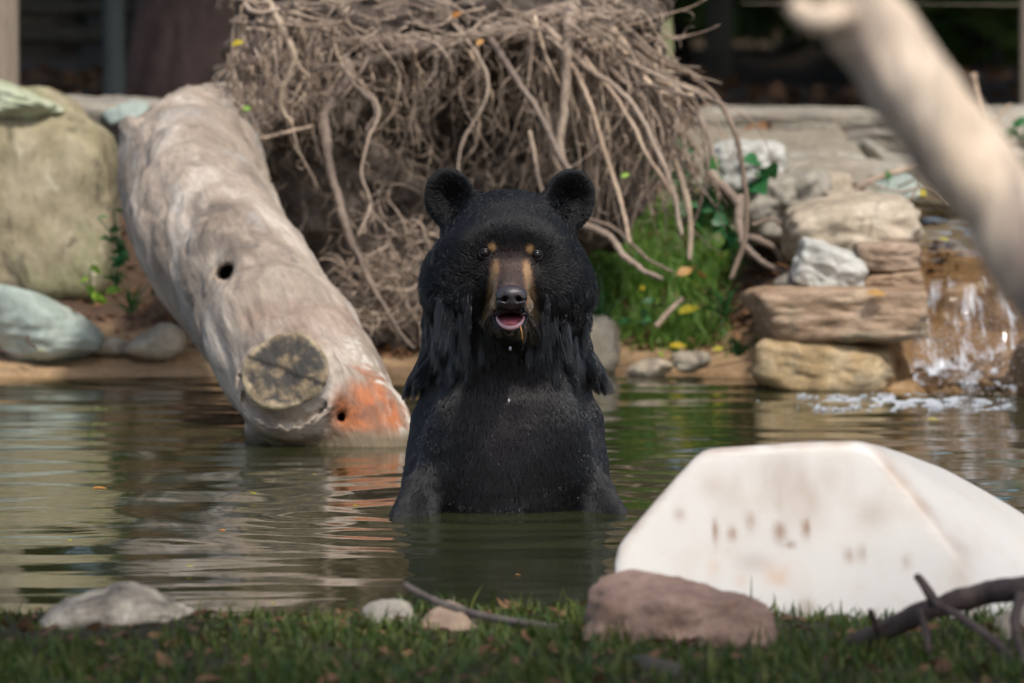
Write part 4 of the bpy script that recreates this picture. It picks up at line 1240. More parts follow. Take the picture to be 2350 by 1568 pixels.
props(o, 'big faceted white plastic block with rusty stains half in the water at the right', 'plastic block')

# ------------------------------------------------------------------ the bear
BY = 9.1
def Bp(x, y, dy): return P(x, y, BY + dy)
def u(n): return px(n, BY)
EYES = [(1112.5, 581.5), (1231.5, 585.5)]
def earframe(sgn):
    fwd = norm(np.array([sgn * 0.38, -0.90, 0.12]))       # opening direction
    upv = norm(np.array([sgn * 0.46, 0.0, 0.89]))
    upv = norm(upv - fwd * (upv @ fwd))
    sd_ = np.cross(fwd, upv)
    return np.stack([sd_, fwd, upv], 1)
EARS = [(Bp(1034, 458, 0.085), earframe(-1)), (Bp(1306, 461, 0.085), earframe(1))]

def head_f(p):
    d = ell(p, Bp(1167, 568, 0.060), (u(134), 0.125, u(116)))
    d = smin(d, ell(p, Bp(1168, 503, 0.085), (u(118), 0.085, u(54))), 0.03)
    for s_ in (-1, 1):
        d = smin(d, ell(p, Bp(1166 + s_ * 92, 655, 0.060), (u(88), 0.095, u(92))), 0.06)
        d = smin(d, ell(p, Bp(1170 + s_ * 60, 560, -0.012), (u(44), 0.030, u(30))), 0.04)
    # muzzle
    d = smin(d, caps(p, Bp(1172, 612, 0.0), Bp(1173, 681, -0.118), u(49), u(37)), 0.030)
    d = smin(d, ell(p, Bp(1172, 700, -0.090), (u(49), 0.050, u(24))), 0.018)
    # jaw
    jaw = caps(p, Bp(1171, 730, 0.01), Bp(1171, 740, -0.085), u(44), u(27))
    d = smin(d, jaw, 0.012)
    # mouth, open
    d = smax(d, -ell(p, Bp(1171, 733, -0.125), (u(34), 0.075, u(20))), 0.006)
    # eye sockets
    for (ex, ey) in EYES:
        d = smax(d, -ell(p, Bp(ex, ey, -0.075), (u(15), 0.016, u(11))), 0.008)
    return d
def ear_f(p):
    d = np.full(len(p), 9.0)
    for c, R in EARS:
        e = ell(p, c, (u(56), 0.021, u(70)), R)
        e = smax(e, -ell(p, c + R[:, 1] * 0.028 - R[:, 2] * 0.004, (u(48), 0.020, u(56)), R), 0.014)
        d = np.minimum(d, e)
    for s_ in (-1, 1):
        d = smin(d, caps(p, Bp(1169 + s_ * 116, 490, 0.088), Bp(1169 + s_ * 84, 502, 0.075), u(26), u(32)), 0.015)
    return d
def bear_f(p):
    d = head_f(p)
    d = smin(d, ell(p, Bp(1164, 740, 0.145), (u(156), 0.14, u(150))), 0.06)
    d = smin(d, ell(p, Bp(1163, 815, 0.17), (u(176), 0.15, u(90))), 0.06)
    # trunk of the body
    d = smin(d, caps(p, Bp(1162, 935, 0.175), Bp(1159, 1150, 0.165), u(196), u(228)), 0.05)
    d = smin(d, caps(p, Bp(1159, 1150, 0.165), Bp(1160, 1420, 0.20), u(228), u(240)), 0.03)
    # upper arms going down into the water
    d = smin(d, caps(p, Bp(985, 960, 0.15), Bp(965, 1110, 0.09), u(32), u(36)), 0.04)
    d = smin(d, caps(p, Bp(962, 1130, 0.02), Bp(930, 1290, -0.05), u(40), u(80)), 0.035)
    d = smin(d, caps(p, Bp(1345, 960, 0.15), Bp(1362, 1120, 0.10), u(32), u(34)), 0.04)
    d = smin(d, caps(p, Bp(1372, 1130, 0.05), Bp(1416, 1290, -0.01), u(36), u(84)), 0.035)
    # pectoral masses, breast crease
    for s_ in (-1, 1):
        d = smin(d, ell(p, Bp(1162 + s_ * 95, 1010, 0.035), (u(92), 0.034, u(105))), 0.07)
    d = smax(d, -caps(p, Bp(1168, 960, -0.046), Bp(1166, 1180, -0.066), 0.03, 0.04), 0.03)
    d = smin(d, ear_f(p), 0.022)
    d = d + 0.0020 * pn(p * 30)
    return d
Vb, Qb = nets(bear_f, (-0.24, 8.86, -0.16), (0.24, 9.58, 0.565), 0.0042)
Nb = vnormals(Vb, Qb)
def surf(x, y, f=bear_f, d0=-0.3):
    """first hit of the viewing ray through x, y with the bear"""
    dy = d0
    for _ in range(80):
        q_ = Bp(x, y, dy)[None]
        v = f(q_)[0]
        if v < 0.0004: break
        dy += max(v * 0.7, 0.0004)
    return Bp(x, y, dy), dy

bear = thing('black_bear', 'wet black bear standing chest-deep in the pond, facing forward with open mouth', 'bear', (0.0, BY + 0.16, 0.0))
def lin(c): return np.array(c)
xb, yb = pix(Vb)
def coat(V):
    """fur colour (linear) for surface points"""
    x_, y_ = pix(V)
    n_ = len(V)
    black = lin((0.0026, 0.0026, 0.0030))
    c_ = np.tile(black, (n_, 1))
    frontal = (V[:, 1] < BY + 0.03)
    def lay(mk_, cc_):
        nonlocal c_
        a = np.clip(mk_, 0, 1)[:, None]
        c_ = c_ * (1 - a) + lin(cc_) * a
    jit = pn(V * 90) * 6 + pn(V * 300) * 7
    # brown face around the eyes and bridge
    lay(0.75 * np.exp(-((x_ - 1172) / 62) ** 4 - ((y_ - 625) / 55) ** 4) * frontal, (0.030, 0.020, 0.017))
    w_ = np.interp(y_, [590, 620, 700], [26, 30, 34])
    lay(0.9 * sstep(w_ + 10, w_, np.abs(x_ - 1172) + jit) * sstep(588, 612, y_) * sstep(712, 700, y_) * frontal, (0.060, 0.038, 0.030))
    for s_, xx in ((-1, [1139, 1133, 1128, 1122]), (1, [1207, 1212, 1217, 1222])):
        xc = np.interp(y_, [600, 640, 685, 706], xx)
        ww = np.interp(y_, [594, 615, 660, 685, 712], [3, 7.5, 8, 10, 14])
        lay(sstep(ww + 6, ww - 4, np.abs(x_ - xc) + jit * 0.6) * sstep(592, 604, y_) * sstep(716, 706, y_) * frontal, (0.38, 0.20, 0.095))
    lay(0.8 * sstep(12, 5, np.hypot((x_ - 1130) / 1.1, y_ - 567) + jit * 0.4) * frontal, (0.27, 0.155, 0.07))
    lay(0.8 * sstep(12, 5, np.hypot((x_ - 1216) / 1.1, y_ - 571) + jit * 0.4) * frontal, (0.27, 0.155, 0.07))
    # thin light rim of fur on the chin and lips corners
    chin = sstep(50, 40, np.hypot((x_ - 1171) / 1.05, (y_ - 722))) * sstep(722, 735, y_) * frontal
    lay(0.6 * chin, (0.06, 0.04, 0.02))
    lay(sstep(712, 716, y_) * sstep(726, 722, y_) * sstep(44, 38, np.abs(x_ - 1172)) * frontal, (0.008, 0.007, 0.007))
    # warm, thinner coat on the breast
    lay(0.8 * np.exp(-((x_ - 1165) / 95) ** 2 - ((y_ - 980) / 150) ** 2) * frontal, (0.016, 0.012, 0.012))
    return c_
skin = np.minimum(coat(Vb) * 0.8, 0.25)
# bare mouth lining
mouth_m = (np.hypot((xb - 1171) / 36, (yb - 733) / 21) < 1.0) & (Vb[:, 1] < BY + 0.0)
skin[mouth_m] = (0.10, 0.025, 0.03)
m, t, b = M('bear_skin')
t.links.new(attr(t, 'col'), b.inputs['Base Color'])
b.inputs['Roughness'].default_value = 0.7; b.inputs['Specular IOR Level'].default_value = 0.1
bump(t, b, noise(t, coords(t), 300, 5), 0.4, 0.002)
body = obj('body', Vb, Qb, m, bear, attrs={'col': skin})

# eyes
m_eye, t, b = M('eye')
b.inputs['Base Color'].default_value = (0.006, 0.004, 0.003, 1); b.inputs['Roughness'].default_value = 0.10; b.inputs['Specular IOR Level'].default_value = 0.35
m_lid = plain('eyelid', (0.012, 0.010, 0.010), 0.35)
eye_c = []
for (ex, ey) in EYES:
    hit, dy = surf(ex, ey)
    r_ = u(12.5)
    c = Bp(ex, ey, dy) + np.array([0, r_ * 0.25, 0])
    eye_c.append(c)
    D, Fi = ico(4)
    obj('eye', D * r_ + c, Fi, m_eye, bear)
    th = np.linspace(0, 2 * np.pi, 33)[:-1]
    ring = np.stack([np.cos(th) * r_ * 1.08, -0.55 * r_ + 0.25 * r_ * np.abs(np.cos(th)), np.sin(th) * r_ * 0.80], 1) + c
    ring = np.vstack([ring, ring[:2]])
    V, Fq, Ft = tube(ring, r_ * 0.16, 8)
    obj('eyelid', V, [Fq, Ft], m_lid, bear)

# nose pad
nc, ndy = surf(1174, 681)
nc = Bp(1174, 682, ndy + 0.004)
def nose_f(p):
    q = p - nc
    d = ell(p, nc + np.array([0, 0.0, u(8)]), (u(35), 0.021, u(20)))
    d = smin(d, ell(p, nc + np.array([0, 0.002, -u(9)]), (u(25), 0.019, u(19))), 0.010)
    for s_ in (-1, 1):
        d = smin(d, ell(p, nc + np.array([s_ * u(21), 0.002, -u(4)]), (u(13), 0.019, u(16))), 0.007)
        d = smax(d, -caps(p, nc + np.array([s_ * u(12.5), -0.022, -u(3.5)]), nc + np.array([s_ * u(20), -0.004, -u(3)]), u(6.0), u(6.5)), 0.004)
        d = smax(d, -caps(p, nc + np.array([s_ * u(21), -0.020, -u(6)]), nc + np.array([s_ * u(32), -0.008, -u(7)]), u(3.0), u(2.6)), 0.003)
    d = smax(d, -caps(p, nc + np.array([0, -0.024, -u(6)]), nc + np.array([0, -0.021, -u(30)]), u(1.6), u(2.2)), 0.003)
    return d
V, Q = nets(nose_f, nc - 0.035, nc + 0.035, 0.0011)
m, t, b = M('nose_leather')
nz_ = noise(t, coords(t), 420, 4, 0.6)
t.links.new(ramp(t, nz_, [(0.3, (0.020, 0.016, 0.018)), (0.7, (0.050, 0.040, 0.043))]), b.inputs['Base Color'])
b.inputs['Roughness'].default_value = 0.33
b.inputs['Specular IOR Level'].default_value = 0.6
vo = N(t, 'ShaderNodeTexVoronoi', Scale=700.0)
t.links.new(coords(t), vo.inputs['Vector'])
bump(t, b, vo.outputs['Distance'], 0.35, 0.0010)
obj('nose', V, Q, m, bear)

# tongue, lower lip
m_tongue, t, b = M('tongue')
t.links.new(ramp(t, noise(t, coords(t), 120, 5), [(0.3, (0.42, 0.085, 0.10)), (0.7, (0.62, 0.17, 0.19))]), b.inputs['Base Color'])
b.inputs['Roughness'].default_value = 0.3; b.inputs['Subsurface Weight'].default_value = 0.2; b.inputs['Subsurface Radius'].default_value = (0.01, 0.004, 0.004)
def tongue_f(p):
    d = ell(p, Bp(1171, 738, -0.072), (u(28), 0.052, u(12.5)))
    d = smax(d, -caps(p, Bp(1172, 722, -0.13), Bp(1171, 724, -0.03), u(2), u(2)), 0.004)
    return d
V, Q = nets(tongue_f, Bp(1171, 738, -0.072) - 0.06, Bp(1171, 738, -0.072) + 0.06, 0.0016)
obj('tongue', V, Q, m_tongue, bear)
m_lip = plain('lip_pink', (0.62, 0.34, 0.36), 0.22, 0.6, Coat__Weight=0.6)
th = np.linspace(0.02, np.pi - 0.02, 40)
lip = np.array([Bp(1171 + 31 * math.cos(a), 727 + 25 * math.sin(a) ** 1.2, -0.098 - 0.020 * math.sin(a)) for a in th])
V, Fq, Ft = tube(lip, u(1) * (1.6 + 4.2 * np.sin(th) ** 0.8), 10)
obj('lower_lip', V, [Fq, Ft], m_lip, bear)
m_ul = plain('lip_black', (0.012, 0.010, 0.010), 0.35)
ulip = np.array([Bp(x_, 716 - 5 * math.exp(-((x_ - 1172) / 20) ** 2) + 9 * abs((x_ - 1172) / 40) ** 3, -0.128 + 0.045 * ((x_ - 1172) / 40) ** 2) for x_ in np.linspace(1133, 1210, 30)])
V, Fq, Ft = tube(ulip, u(4.2), 8)
obj('upper_lip', V, [Fq, Ft], m_ul, bear)
lolip = np.array([Bp(1171 + 38 * math.cos(a), 726 + 33 * math.sin(a) ** 1.1, -0.090 - 0.018 * math.sin(a)) for a in th])
V, Fq, Ft = tube(lolip, u(1) * (2.5 + 2.2 * np.sin(th)), 10)
obj('lip_edge', V, [Fq, Ft], m_ul, bear)

# ---- the coat: real strands
rf = np.random.default_rng(77)
tri = np.vstack([Qb[:, [0, 1, 2]], Qb[:, [0, 2, 3]]])
A_, B_, C_ = Vb[tri[:, 0]], Vb[tri[:, 1]], Vb[tri[:, 2]]
area = 0.5 * np.linalg.norm(np.cross(B_ - A_, C_ - A_), axis=1)
cen = (A_ + B_ + C_) / 3
fnn = norm(Nb[tri].sum(1))
facing = -fnn[:, 1]
wt = area * np.where(facing > -0.35, 1.0, 0.30) * (cen[:, 2] > -0.012)
cx_, cy_ = pix(cen)
wt *= np.where((cy_ < 780) & (facing > -0.35), 1.35, 1.0)
wt *= np.where((np.abs(cx_ - 1172) < 62) & (cy_ > 585) & (cy_ < 725) & (facing > 0), 2.2, 1.0)
NS = 230000
ti = rf.choice(len(tri), NS, p=wt / wt.sum())
r1, r2 = rf.random(NS), rf.random(NS)
sq = np.sqrt(r1)
w0, w1, w2 = 1 - sq, sq * (1 - r2), sq * r2
Rt = A_[ti] * w0[:, None] + B_[ti] * w1[:, None] + C_[ti] * w2[:, None]
Nn = norm(Nb[tri[ti, 0]] * w0[:, None] + Nb[tri[ti, 1]] * w1[:, None] + Nb[tri[ti, 2]] * w2[:, None])
fx, fy = pix(Rt)
onface = Rt[:, 1] < BY + 0.06
keep = np.ones(NS, bool)
for (ex, ey), c in zip(EYES, eye_c):
    keep &= ~((np.hypot((fx - ex) / 15.5, (fy - ey) / 12.0) < 1) & onface)
keep &= ~((np.abs(fx - 1174) < 33) & (fy > 664) & (fy < 704) & onface & (np.hypot((fx - 1174) / 34, (fy - 682) / 26) < 1))
keep &= ~((np.hypot((fx - 1171) / 37, (fy - 733) / 23) < 1) & (Rt[:, 1] < BY + 0.0) & (fy > 716))
Rt, Nn, fx, fy, onface = Rt[keep], Nn[keep], fx[keep], fy[keep], onface[keep]
NS = len(Rt)
# which region
ear = np.minimum(*[np.linalg.norm((Rt - c) @ R / np.array([u(57), 0.05, u(68)]), axis=1) for c, R in EARS])
isear = (ear < 1.12) & (fy < 528)
rface = np.hypot(fx - 1172, (fy - 600) * 0.95)
muz = sstep(66, 48, np.abs(fx - 1172)) * sstep(585, 620, fy) * sstep(745, 722, fy) * (Rt[:, 1] < BY - 0.03)
head = sstep(800, 700, fy)
hemn = 55 * pn(np.stack([fx * 0.022, 0 * fx, 0 * fx], 1)) + 22 * pn(np.stack([fx * 0.06, 0 * fx + 3, 0 * fx], 1))
ruff = sstep(640, 700, fy) * sstep(875, 850, fy + hemn + 45 * np.exp(-((fx - 1165) / 90) ** 2)) * sstep(60, 130, rface)
L = 19.0 + 0 * fx
L = L * (1 - head) + head * (13 + 24 * sstep(120, 185, rface) * sstep(470, 600, fy))
L = L * (1 - ruff) + ruff * np.clip(44 + 48 * pn(Rt * 18), 18, 90)
# shoulder fringes
fringe = np.maximum(np.exp(-((fx - 985) / 26) ** 2 - ((fy - 828) / 34) ** 2), np.exp(-((fx - 1342) / 28) ** 2 - ((fy - 822) / 34) ** 2))
L = np.maximum(L, (104 + 70 * pn(Rt * 30)) * fringe)
L = L + (14 + 30 * np.clip(pn(Rt * 26), -0.4, 1)) * np.exp(-((fy - 655) / 60) ** 2) * sstep(150, 185, rface)
edist = np.minimum(*[np.hypot(fx - ex, (fy - ey) * 1.1) for ex, ey in EYES])
L = np.where(onface, L * (0.35 + 0.65 * sstep(18, 55, edist)), L)
L = np.where(isear, 15.0, L)
L = L * (1 - muz) + 7.5 * muz
chin = np.exp(-((fx - 1171) / 45) ** 2 - ((fy - 758) / 14) ** 2) * (Rt[:, 1] < BY)
L = L * (1 - chin) + 13 * chin
low = sstep(1040, 1100, fy)
L = L + 3 * low
whisk = np.exp(-((np.abs(fx - 1172) - 50) / 12) ** 2 - ((fy - 706) / 10) ** 2) * (Rt[:, 1] < BY)
L = L + 4 * whisk
L = u(1) * L * rf.uniform(0.65, 1.15, NS)
# flow direction
nt_ = Bp(1173, 672, -0.16)
flow = norm(Rt - nt_)
down = np.array([0, 0, -1.0])
wdn = sstep(600, 720, fy) * sstep(60, 130, rface)
wdn = np.maximum(wdn, sstep(730, 790, fy))
side = norm(np.stack([(fx - 1165) / 200, 0 * fx, 0 * fx], 1)) * np.clip(np.abs(fx - 1165) / 200, 0, 1)[:, None]
flow = flow * (1 - wdn)[:, None] + (down + side * (0.30 + 2.0 * fringe)[:, None] + np.array([0, -0.05, 0])) * wdn[:, None]
cheek = sstep(110, 160, rface) * (1 - wdn)
flow = flow + cheek[:, None] * np.array([0, 0, -0.35])
for k_, (c, R) in enumerate(EARS):
    me_ = isear & (np.linalg.norm(Rt - c, axis=1) < 0.075)
    rel = (Rt - c)
    inner = ((rel @ R[:, 1]) > -0.004)
    f2 = norm(rel - (rel @ R[:, 1])[:, None] * R[:, 1]) * 0.8 + R[:, 2] * 0.35
    flow[me_] = f2[me_]
flow = flow + (0.24 + 0.22 * sstep(110, 160, rface) * head)[:, None] * rf.normal(size=(NS, 3)) + 0.26 * np.stack([pn(Rt * 16), pn(Rt * 16 + 40), pn(Rt * 16 + 80)], 1)
tang = norm(flow - (flow * Nn).sum(1)[:, None] * Nn)
lift = 0.26 + (0.12 + 0.20 * sstep(110, 160, rface)) * head * (1 - muz) + 0.10 * rf.normal(size=NS)
lift = np.where(isear, 0.55, lift)
lift = np.where(fy > 890, 0.12 + 0.08 * rf.random(NS), lift) + 0.25 * fringe
K = 6
tt = np.linspace(0, 1, K)
d0 = norm(tang * (1 - lift)[:, None] + Nn * (lift + 0.15)[:, None])
d1 = norm(tang + Nn * (lift * 0.35)[:, None] + down * (0.35 * wdn)[:, None])
pos = np.zeros((NS, K, 3))
pos[:, 0] = Rt - Nn * 0.0008
for k in range(1, K):
    a = tt[k]
    dd = norm(d0 * (1 - a) + d1 * a)
    pos[:, k] = pos[:, k - 1] + dd * (L / (K - 1))[:, None]
# clumping (wet locks)
wet = np.clip(ruff * 1.0 + fringe + 0.35 * sstep(860, 900, fy) * sstep(1110, 1050, fy), 0, 1)
def clump(pos, sel, n_c, power, strength, seed):
    r_ = np.random.default_rng(seed)
    ids = np.nonzero(sel)[0]
    cs = r_.choice(ids, min(n_c, len(ids)), replace=False)
    kd = kdtree.KDTree(len(cs))
    for i_, c_ in enumerate(cs): kd.insert(Rt[c_], i_)
    kd.balance()
    tgt = np.array([cs[kd.find(Rt[i_])[1]] for i_ in ids])
    f_ = (tt ** power)[None, :, None] * strength[ids][:, None, None]
    off = pos[tgt] - pos[tgt][:, :1] + 0
    goal = pos[tgt]
    pos[ids] = pos[ids] * (1 - f_) + goal * f_
    return pos
rfz = (ruff > 0.15) | (fringe > 0.2)
kR = np.clip(np.maximum(ruff, fringe) * 1.1, 0, 1)
pos = clump(pos, rfz, 2600, 0.9, kR * rf.uniform(0.5, 0.95, NS), 5)
pos = clump(pos, rfz, 330, 1.1, kR * rf.uniform(0.35, 0.85, NS), 15)
pos = clump(pos, ~rfz & (head < 0.6), 9000, 1.0, np.full(NS, 0.38), 6)
pos = clump(pos, ~rfz & (head >= 0.6) & ~isear & (muz < 0.5), 7000, 1.3, (0.34 + 0.3 * sstep(110, 160, rface)) * (1 - muz), 8)
colr = coat(Rt + rf.normal(size=Rt.shape) * 0.0012)
colr = colr * rf.uniform(0.5, 1.5, NS)[:, None]
colr = np.where(isear[:, None], colr * 0.5, colr)
# flat wet locks of the ruff, standing forward before they drop
rl = random.Random(4)
LK = [(1022, 668, 112, 30), (1040, 700, 95, 26), (1078, 712, 74, 16), (1008, 742, 100, 26), (990, 700, 90, 22), (1060, 760, 86, 20),
      (1258, 706, 84, 20), (1240, 748, 80, 18), (1290, 722, 104, 30), (1312, 760, 92, 26), (1340, 700, 104, 22), (1345, 770, 86, 24), (1272, 778, 74, 20), (1105, 770, 66, 16), (1210, 782, 62, 16)]
for k_ in range(26):
    sd2 = rl.choice([-1, 1])
    LK.append((1166 + sd2 * rl.uniform(80, 178), rl.uniform(655, 815), rl.uniform(45, 100), rl.uniform(9, 22)))
exP, exC, exW = [], [], []
for (lx, ly, ll, lw) in LK:
    c0, dyl = surf(lx, ly)
    nl = int(7 * lw) + 50
    s_ = rf.uniform(-1, 1, nl)
    off = np.stack([s_ * u(lw) * 0.5, np.abs(s_) * 0.003 + rf.uniform(0, 0.003, nl), (0.25 - rf.uniform(0, 1, nl)) * u(ll) * 0.6], 1)
    sx_ = (lx - 1168) / 190 * 0.22 + rl.uniform(-0.12, 0.12)
    da = norm(np.array([sx_, -0.36, -0.86]) + 0.10 * rf.normal(size=(nl, 3))); db = norm(np.array([sx_ * 0.8, 0.12, -1.0]))
    ln_ = u(ll) * rf.uniform(0.35, 0.85, nl)
    pp = np.zeros((nl, K, 3)); pp[:, 0] = c0 + off + np.array([0, 0.003, 0])
    for k in range(1, K):
        a = tt[k]
        wv = (1 - a) ** 0.8
        dd = norm(da * (1 - a ** 2) + db * a ** 2)
        pp[:, k] = pp[:, k - 1] + dd * (ln_ / (K - 1))[:, None]
    ctr = c0[None] + off[:, 2:3] * np.array([[0, 0, 1.0]])
    spread = (1 - tt ** 1.3 * 0.85)
    pp[:, :, 0] = (pp[:, :, 0] - off[:, 0:1]) + off[:, 0:1] * spread[None]
    pp[:, :, 0] += (rf.normal(size=(nl, 1)) * u(2.4)) * tt[None]
    exP.append(pp); exC.append(np.tile(np.array([[0.006, 0.0062, 0.0072]]), (nl, 1)) * rf.uniform(0.6, 1.5, nl)[:, None]); exW.append(np.ones(nl))
def fur_mat(name, ior, r0, r1):
    m, t, b = M(name)
    t.nodes.remove(b)
    hb = t.nodes.new('ShaderNodeBsdfHairPrincipled')
    hb.parametrization = 'COLOR'
    t.links.new(attr(t, 'col'), hb.inputs['Color'])
    t.links.new(ramp(t, attr(t, 'wet', 'Fac'), [(0.0, r0), (1.0, r1)]), hb.inputs['Roughness'])
    hb.inputs['Radial Roughness'].default_value = 0.45
    hb.inputs['IOR'].default_value = ior
    t.links.new(hb.outputs[0], t.nodes['Material Output'].inputs[0])
    return m
def make_hair(name, P3, C3, W3, R3, mat):
    n_ = len(P3)
    hc = bpy.data.hair_curves.new(name)
    hc.add_curves([K] * n_)
    hc.points.foreach_set('position', (P3.reshape(-1, 3) - np.array(bear.location)).astype(np.float32).ravel())
    rad = R3[:, None] * (1 - 0.75 * tt ** 2)[None, :]
    ra_ = hc.attributes.get('radius') or hc.attributes.new('radius', 'FLOAT', 'POINT')
    ra_.data.foreach_set('value', rad.astype(np.float32).ravel())
    ca = hc.attributes.new('col', 'FLOAT_COLOR', 'POINT')
    ca.data.foreach_set('color', np.concatenate([np.repeat(C3, K, axis=0), np.ones((n_ * K, 1))], 1).astype(np.float32).ravel())
    wa = hc.attributes.new('wet', 'FLOAT', 'POINT')
    wa.data.foreach_set('value', np.repeat(W3, K).astype(np.float32))
    hc.materials.append(mat)
    o = bpy.data.objects.new(name, hc)
    COL.objects.link(o); o.parent = bear
    o['kind'] = 'stuff'
    return o
make_hair('fur', pos, colr, wet, np.where(muz > 0.5, 0.00024, 0.00036), fur_mat('bear_fur', 1.41, 0.30, 0.13))
exP = np.concatenate(exP); exC = np.concatenate(exC); exW = np.concatenate(exW)
o = make_hair('neck_ruff', exP, exC, exW, np.full(len(exP), 0.00034), fur_mat('wet_lock_fur', 1.53, 0.3, 0.17))
o['label'] = 'shaggy wet locks hanging from the cheeks and neck'

# water beads on the coat
m_drop = plain('water_bead', (0.95, 0.97, 1.0), 0.08, 0.5, Transmission__Weight=0.8, IOR=1.33)
tips = pos[:NS, -2]
wgt = np.where(fy > 870, np.where((fy > 1060) & (np.abs(fx - 1165) > 165), 0.15, 1.0), 0.02) + 4.0 * sstep(1120, 1165, fy) * (np.abs(fx - 1165) < 150) + 2.0 * ruff * (pn(Rt * 22) > 0.12) + 1.2 * np.exp(-((fx - 1345) / 18) ** 2) * (fy > 900)
wgt = wgt * (Nn[:, 1] < 0.2) * (1 - muz) * ~isear * (0.2 + (pn(Rt * 40) > 0.1))
for (a_, b2_, sx_, sy_) in ((1040, 745, 30, 50), (1068, 775, 16, 30), (1235, 775, 26, 45), (1290, 800, 24, 50), (1330, 790, 14, 60), (1000, 840, 28, 30)):
    wgt = wgt + 16.0 * np.exp(-((fx - a_) / sx_) ** 2 - ((fy - b2_ + 25) / sy_) ** 2) * (Nn[:, 1] < 0.2) * (pn(Rt * 60) > -0.05)
ch = rf.choice(NS, 6000, replace=False, p=wgt / wgt.sum())
ck = rf.choice(len(exP), 1500, replace=False)
bp_ = np.vstack([tips[ch] + Nn[ch] * 0.0008, exP[ck, rf.integers(1, K, len(ck))] - np.array([0, 0.0006, 0])])
o = blobs('water_beads', bp_, rf.uniform(0.0002, 0.0006, len(bp_)), m_drop, 1, bear)
o['kind'] = 'stuff'
# falling drops, straw on the lip
for lb, dx, dy_, dd_, rr_ in (('clear water drop falling just below the bear chin', 1171, 800, -0.09, 4.0), ('small water drop in front of the bear breast', 1168, 919, -0.10, 3.4)):
    D, Fi = ico(3)
    c = Bp(dx, dy_, dd_)
    o = obj('water_drop', D * np.array([0.8, 0.8, 1.25]) * u(rr_) + c, Fi, m_drop)
    props(o, lb, 'water drop')
C = catmull(np.array([Bp(1194, 748, -0.125), Bp(1197, 762, -0.128), Bp(1199, 780, -0.122)]), 10)
V, Fq, Ft = tube(C, u(1.8), 6)
o = obj('straw', V, [Fq, Ft], m_orange)
props(o, 'short golden straw stuck to the bear chin', 'straw')

# ------------------------------------------------------------------ shaded wood behind
m_bark = natural('red_brown_bark', [(0.3, (0.09, 0.056, 0.046)), (0.7, (0.26, 0.17, 0.14))], 5, bscale=25, bstr=1.0, bdist=0.02, stretch=(2.5, 2.5, 0.5))
m_barkg = natural('grey_bark', [(0.3, (0.05, 0.045, 0.035)), (0.7, (0.13, 0.115, 0.09))], 5, bscale=25, bstr=1.0, bdist=0.02, stretch=(2.5, 2.5, 0.5))
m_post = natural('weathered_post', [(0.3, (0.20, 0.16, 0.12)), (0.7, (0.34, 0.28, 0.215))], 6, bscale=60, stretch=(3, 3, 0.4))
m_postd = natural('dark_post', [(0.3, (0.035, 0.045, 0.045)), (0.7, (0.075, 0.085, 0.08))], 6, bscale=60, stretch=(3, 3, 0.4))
m_crown = leafmat('tree_leaf', (0.035, 0.080, 0.016), (0.10, 0.15, 0.03), 0.3)
rt = np.random.default_rng(91)

def crown_mesh(name, n, rx, rz, leaf_s, seed):
    r = np.random.default_rng(seed)
    lumps = norm(r.normal(size=(9, 3))) * r.uniform(0.35, 0.85, (9, 1))
    idx = r.integers(0, 9, n)
    c = lumps[idx] + norm(r.normal(size=(n, 3))) * (r.random((n, 1)) ** 0.5) * 0.45
    c = c * np.array([rx, rx, rz])
    a = norm(r.normal(size=(n, 3))); b2 = norm(np.cross(a, r.normal(size=(n, 3))))
    s = leaf_s * r.uniform(0.6, 1.3, n)[:, None]
    V = np.stack([c - a * s, c + b2 * s * 0.45, c + a * s, c - b2 * s * 0.45], 1).reshape(-1, 3)
    Q = np.arange(n * 4).reshape(n, 4)
    me = mesh(name, V, Q, False, {'rnd': np.repeat(r.random(n), 4)})
    me.materials.append(m_crown)
    return me
crowns = [crown_mesh('crown', 4200, 2.6, 1.7, 0.17, 100 + k) for k in range(3)]
trunk_meshes = []
def tree_at(x, y, r, h, label, bark, k, crown_z=None, scale=1.0, off=0.0):
    z = float(ground_at(x, y)[0])
    t_ = thing('tree', label, 'tree', (x, y, z), 'trees in the shaded wood')
    n = 26
    tt_ = np.linspace(0, 1, n)
    C = np.stack([x + 0.12 * np.sin(tt_ * 3 + k), y + 0.12 * np.cos(tt_ * 2.3 + k), z - 0.1 + tt_ * h], 1)
    R = r * (1 - 0.45 * tt_) * (1 + 0.55 * np.exp(-tt_ * h / 0.35))
    V, Fq, Ft = tube(C, R, 28, 0.35, k)
    obj('trunk', V, [Fq, Ft], bark, t_)
    for q_ in range(4):
        az = q_ * 1.7 + k
        e = C[-6] + np.array([math.cos(az) * 1.6, math.sin(az) * 1.6, 1.1]) * scale
        Cl = catmull(np.array([C[-8 + q_], (C[-6] + e) / 2 + np.array([0, 0, 0.2]), e]), 9)
        V, Fq, Ft = tube(Cl, np.linspace(r * 0.4, r * 0.1, 9), 8, 0.2, k)
        obj('limb', V, [Fq, Ft], bark, t_)
    c = bpy.data.objects.new('crown', crowns[k % 3])
    COL.objects.link(c); c.parent = t_
    c.location = (off, 0, (crown_z or h) + 0.3)
    if off:
        Cl = catmull(np.array([C[-9], C[-5] + np.array([off * 0.5, 0, 0.1]), C[-3] + np.array([off, 0, 0.3])]), 10)
        V, Fq, Ft = tube(Cl, np.linspace(r * 0.6, r * 0.2, 10), 8, 0.2, k)
        obj('limb', V, [Fq, Ft], bark, t_)
    c.rotation_euler = (0, 0, k * 1.3)
    c.scale = (scale, scale, scale)
def X_at(xp_, Y): return (xp_ - CX) / FOC * Y
tree_at(X_at(418, 17.5), 17.5, 0.155, 5.0, 'wide red-brown trunk behind the log, left of the root plate', m_bark, 0)
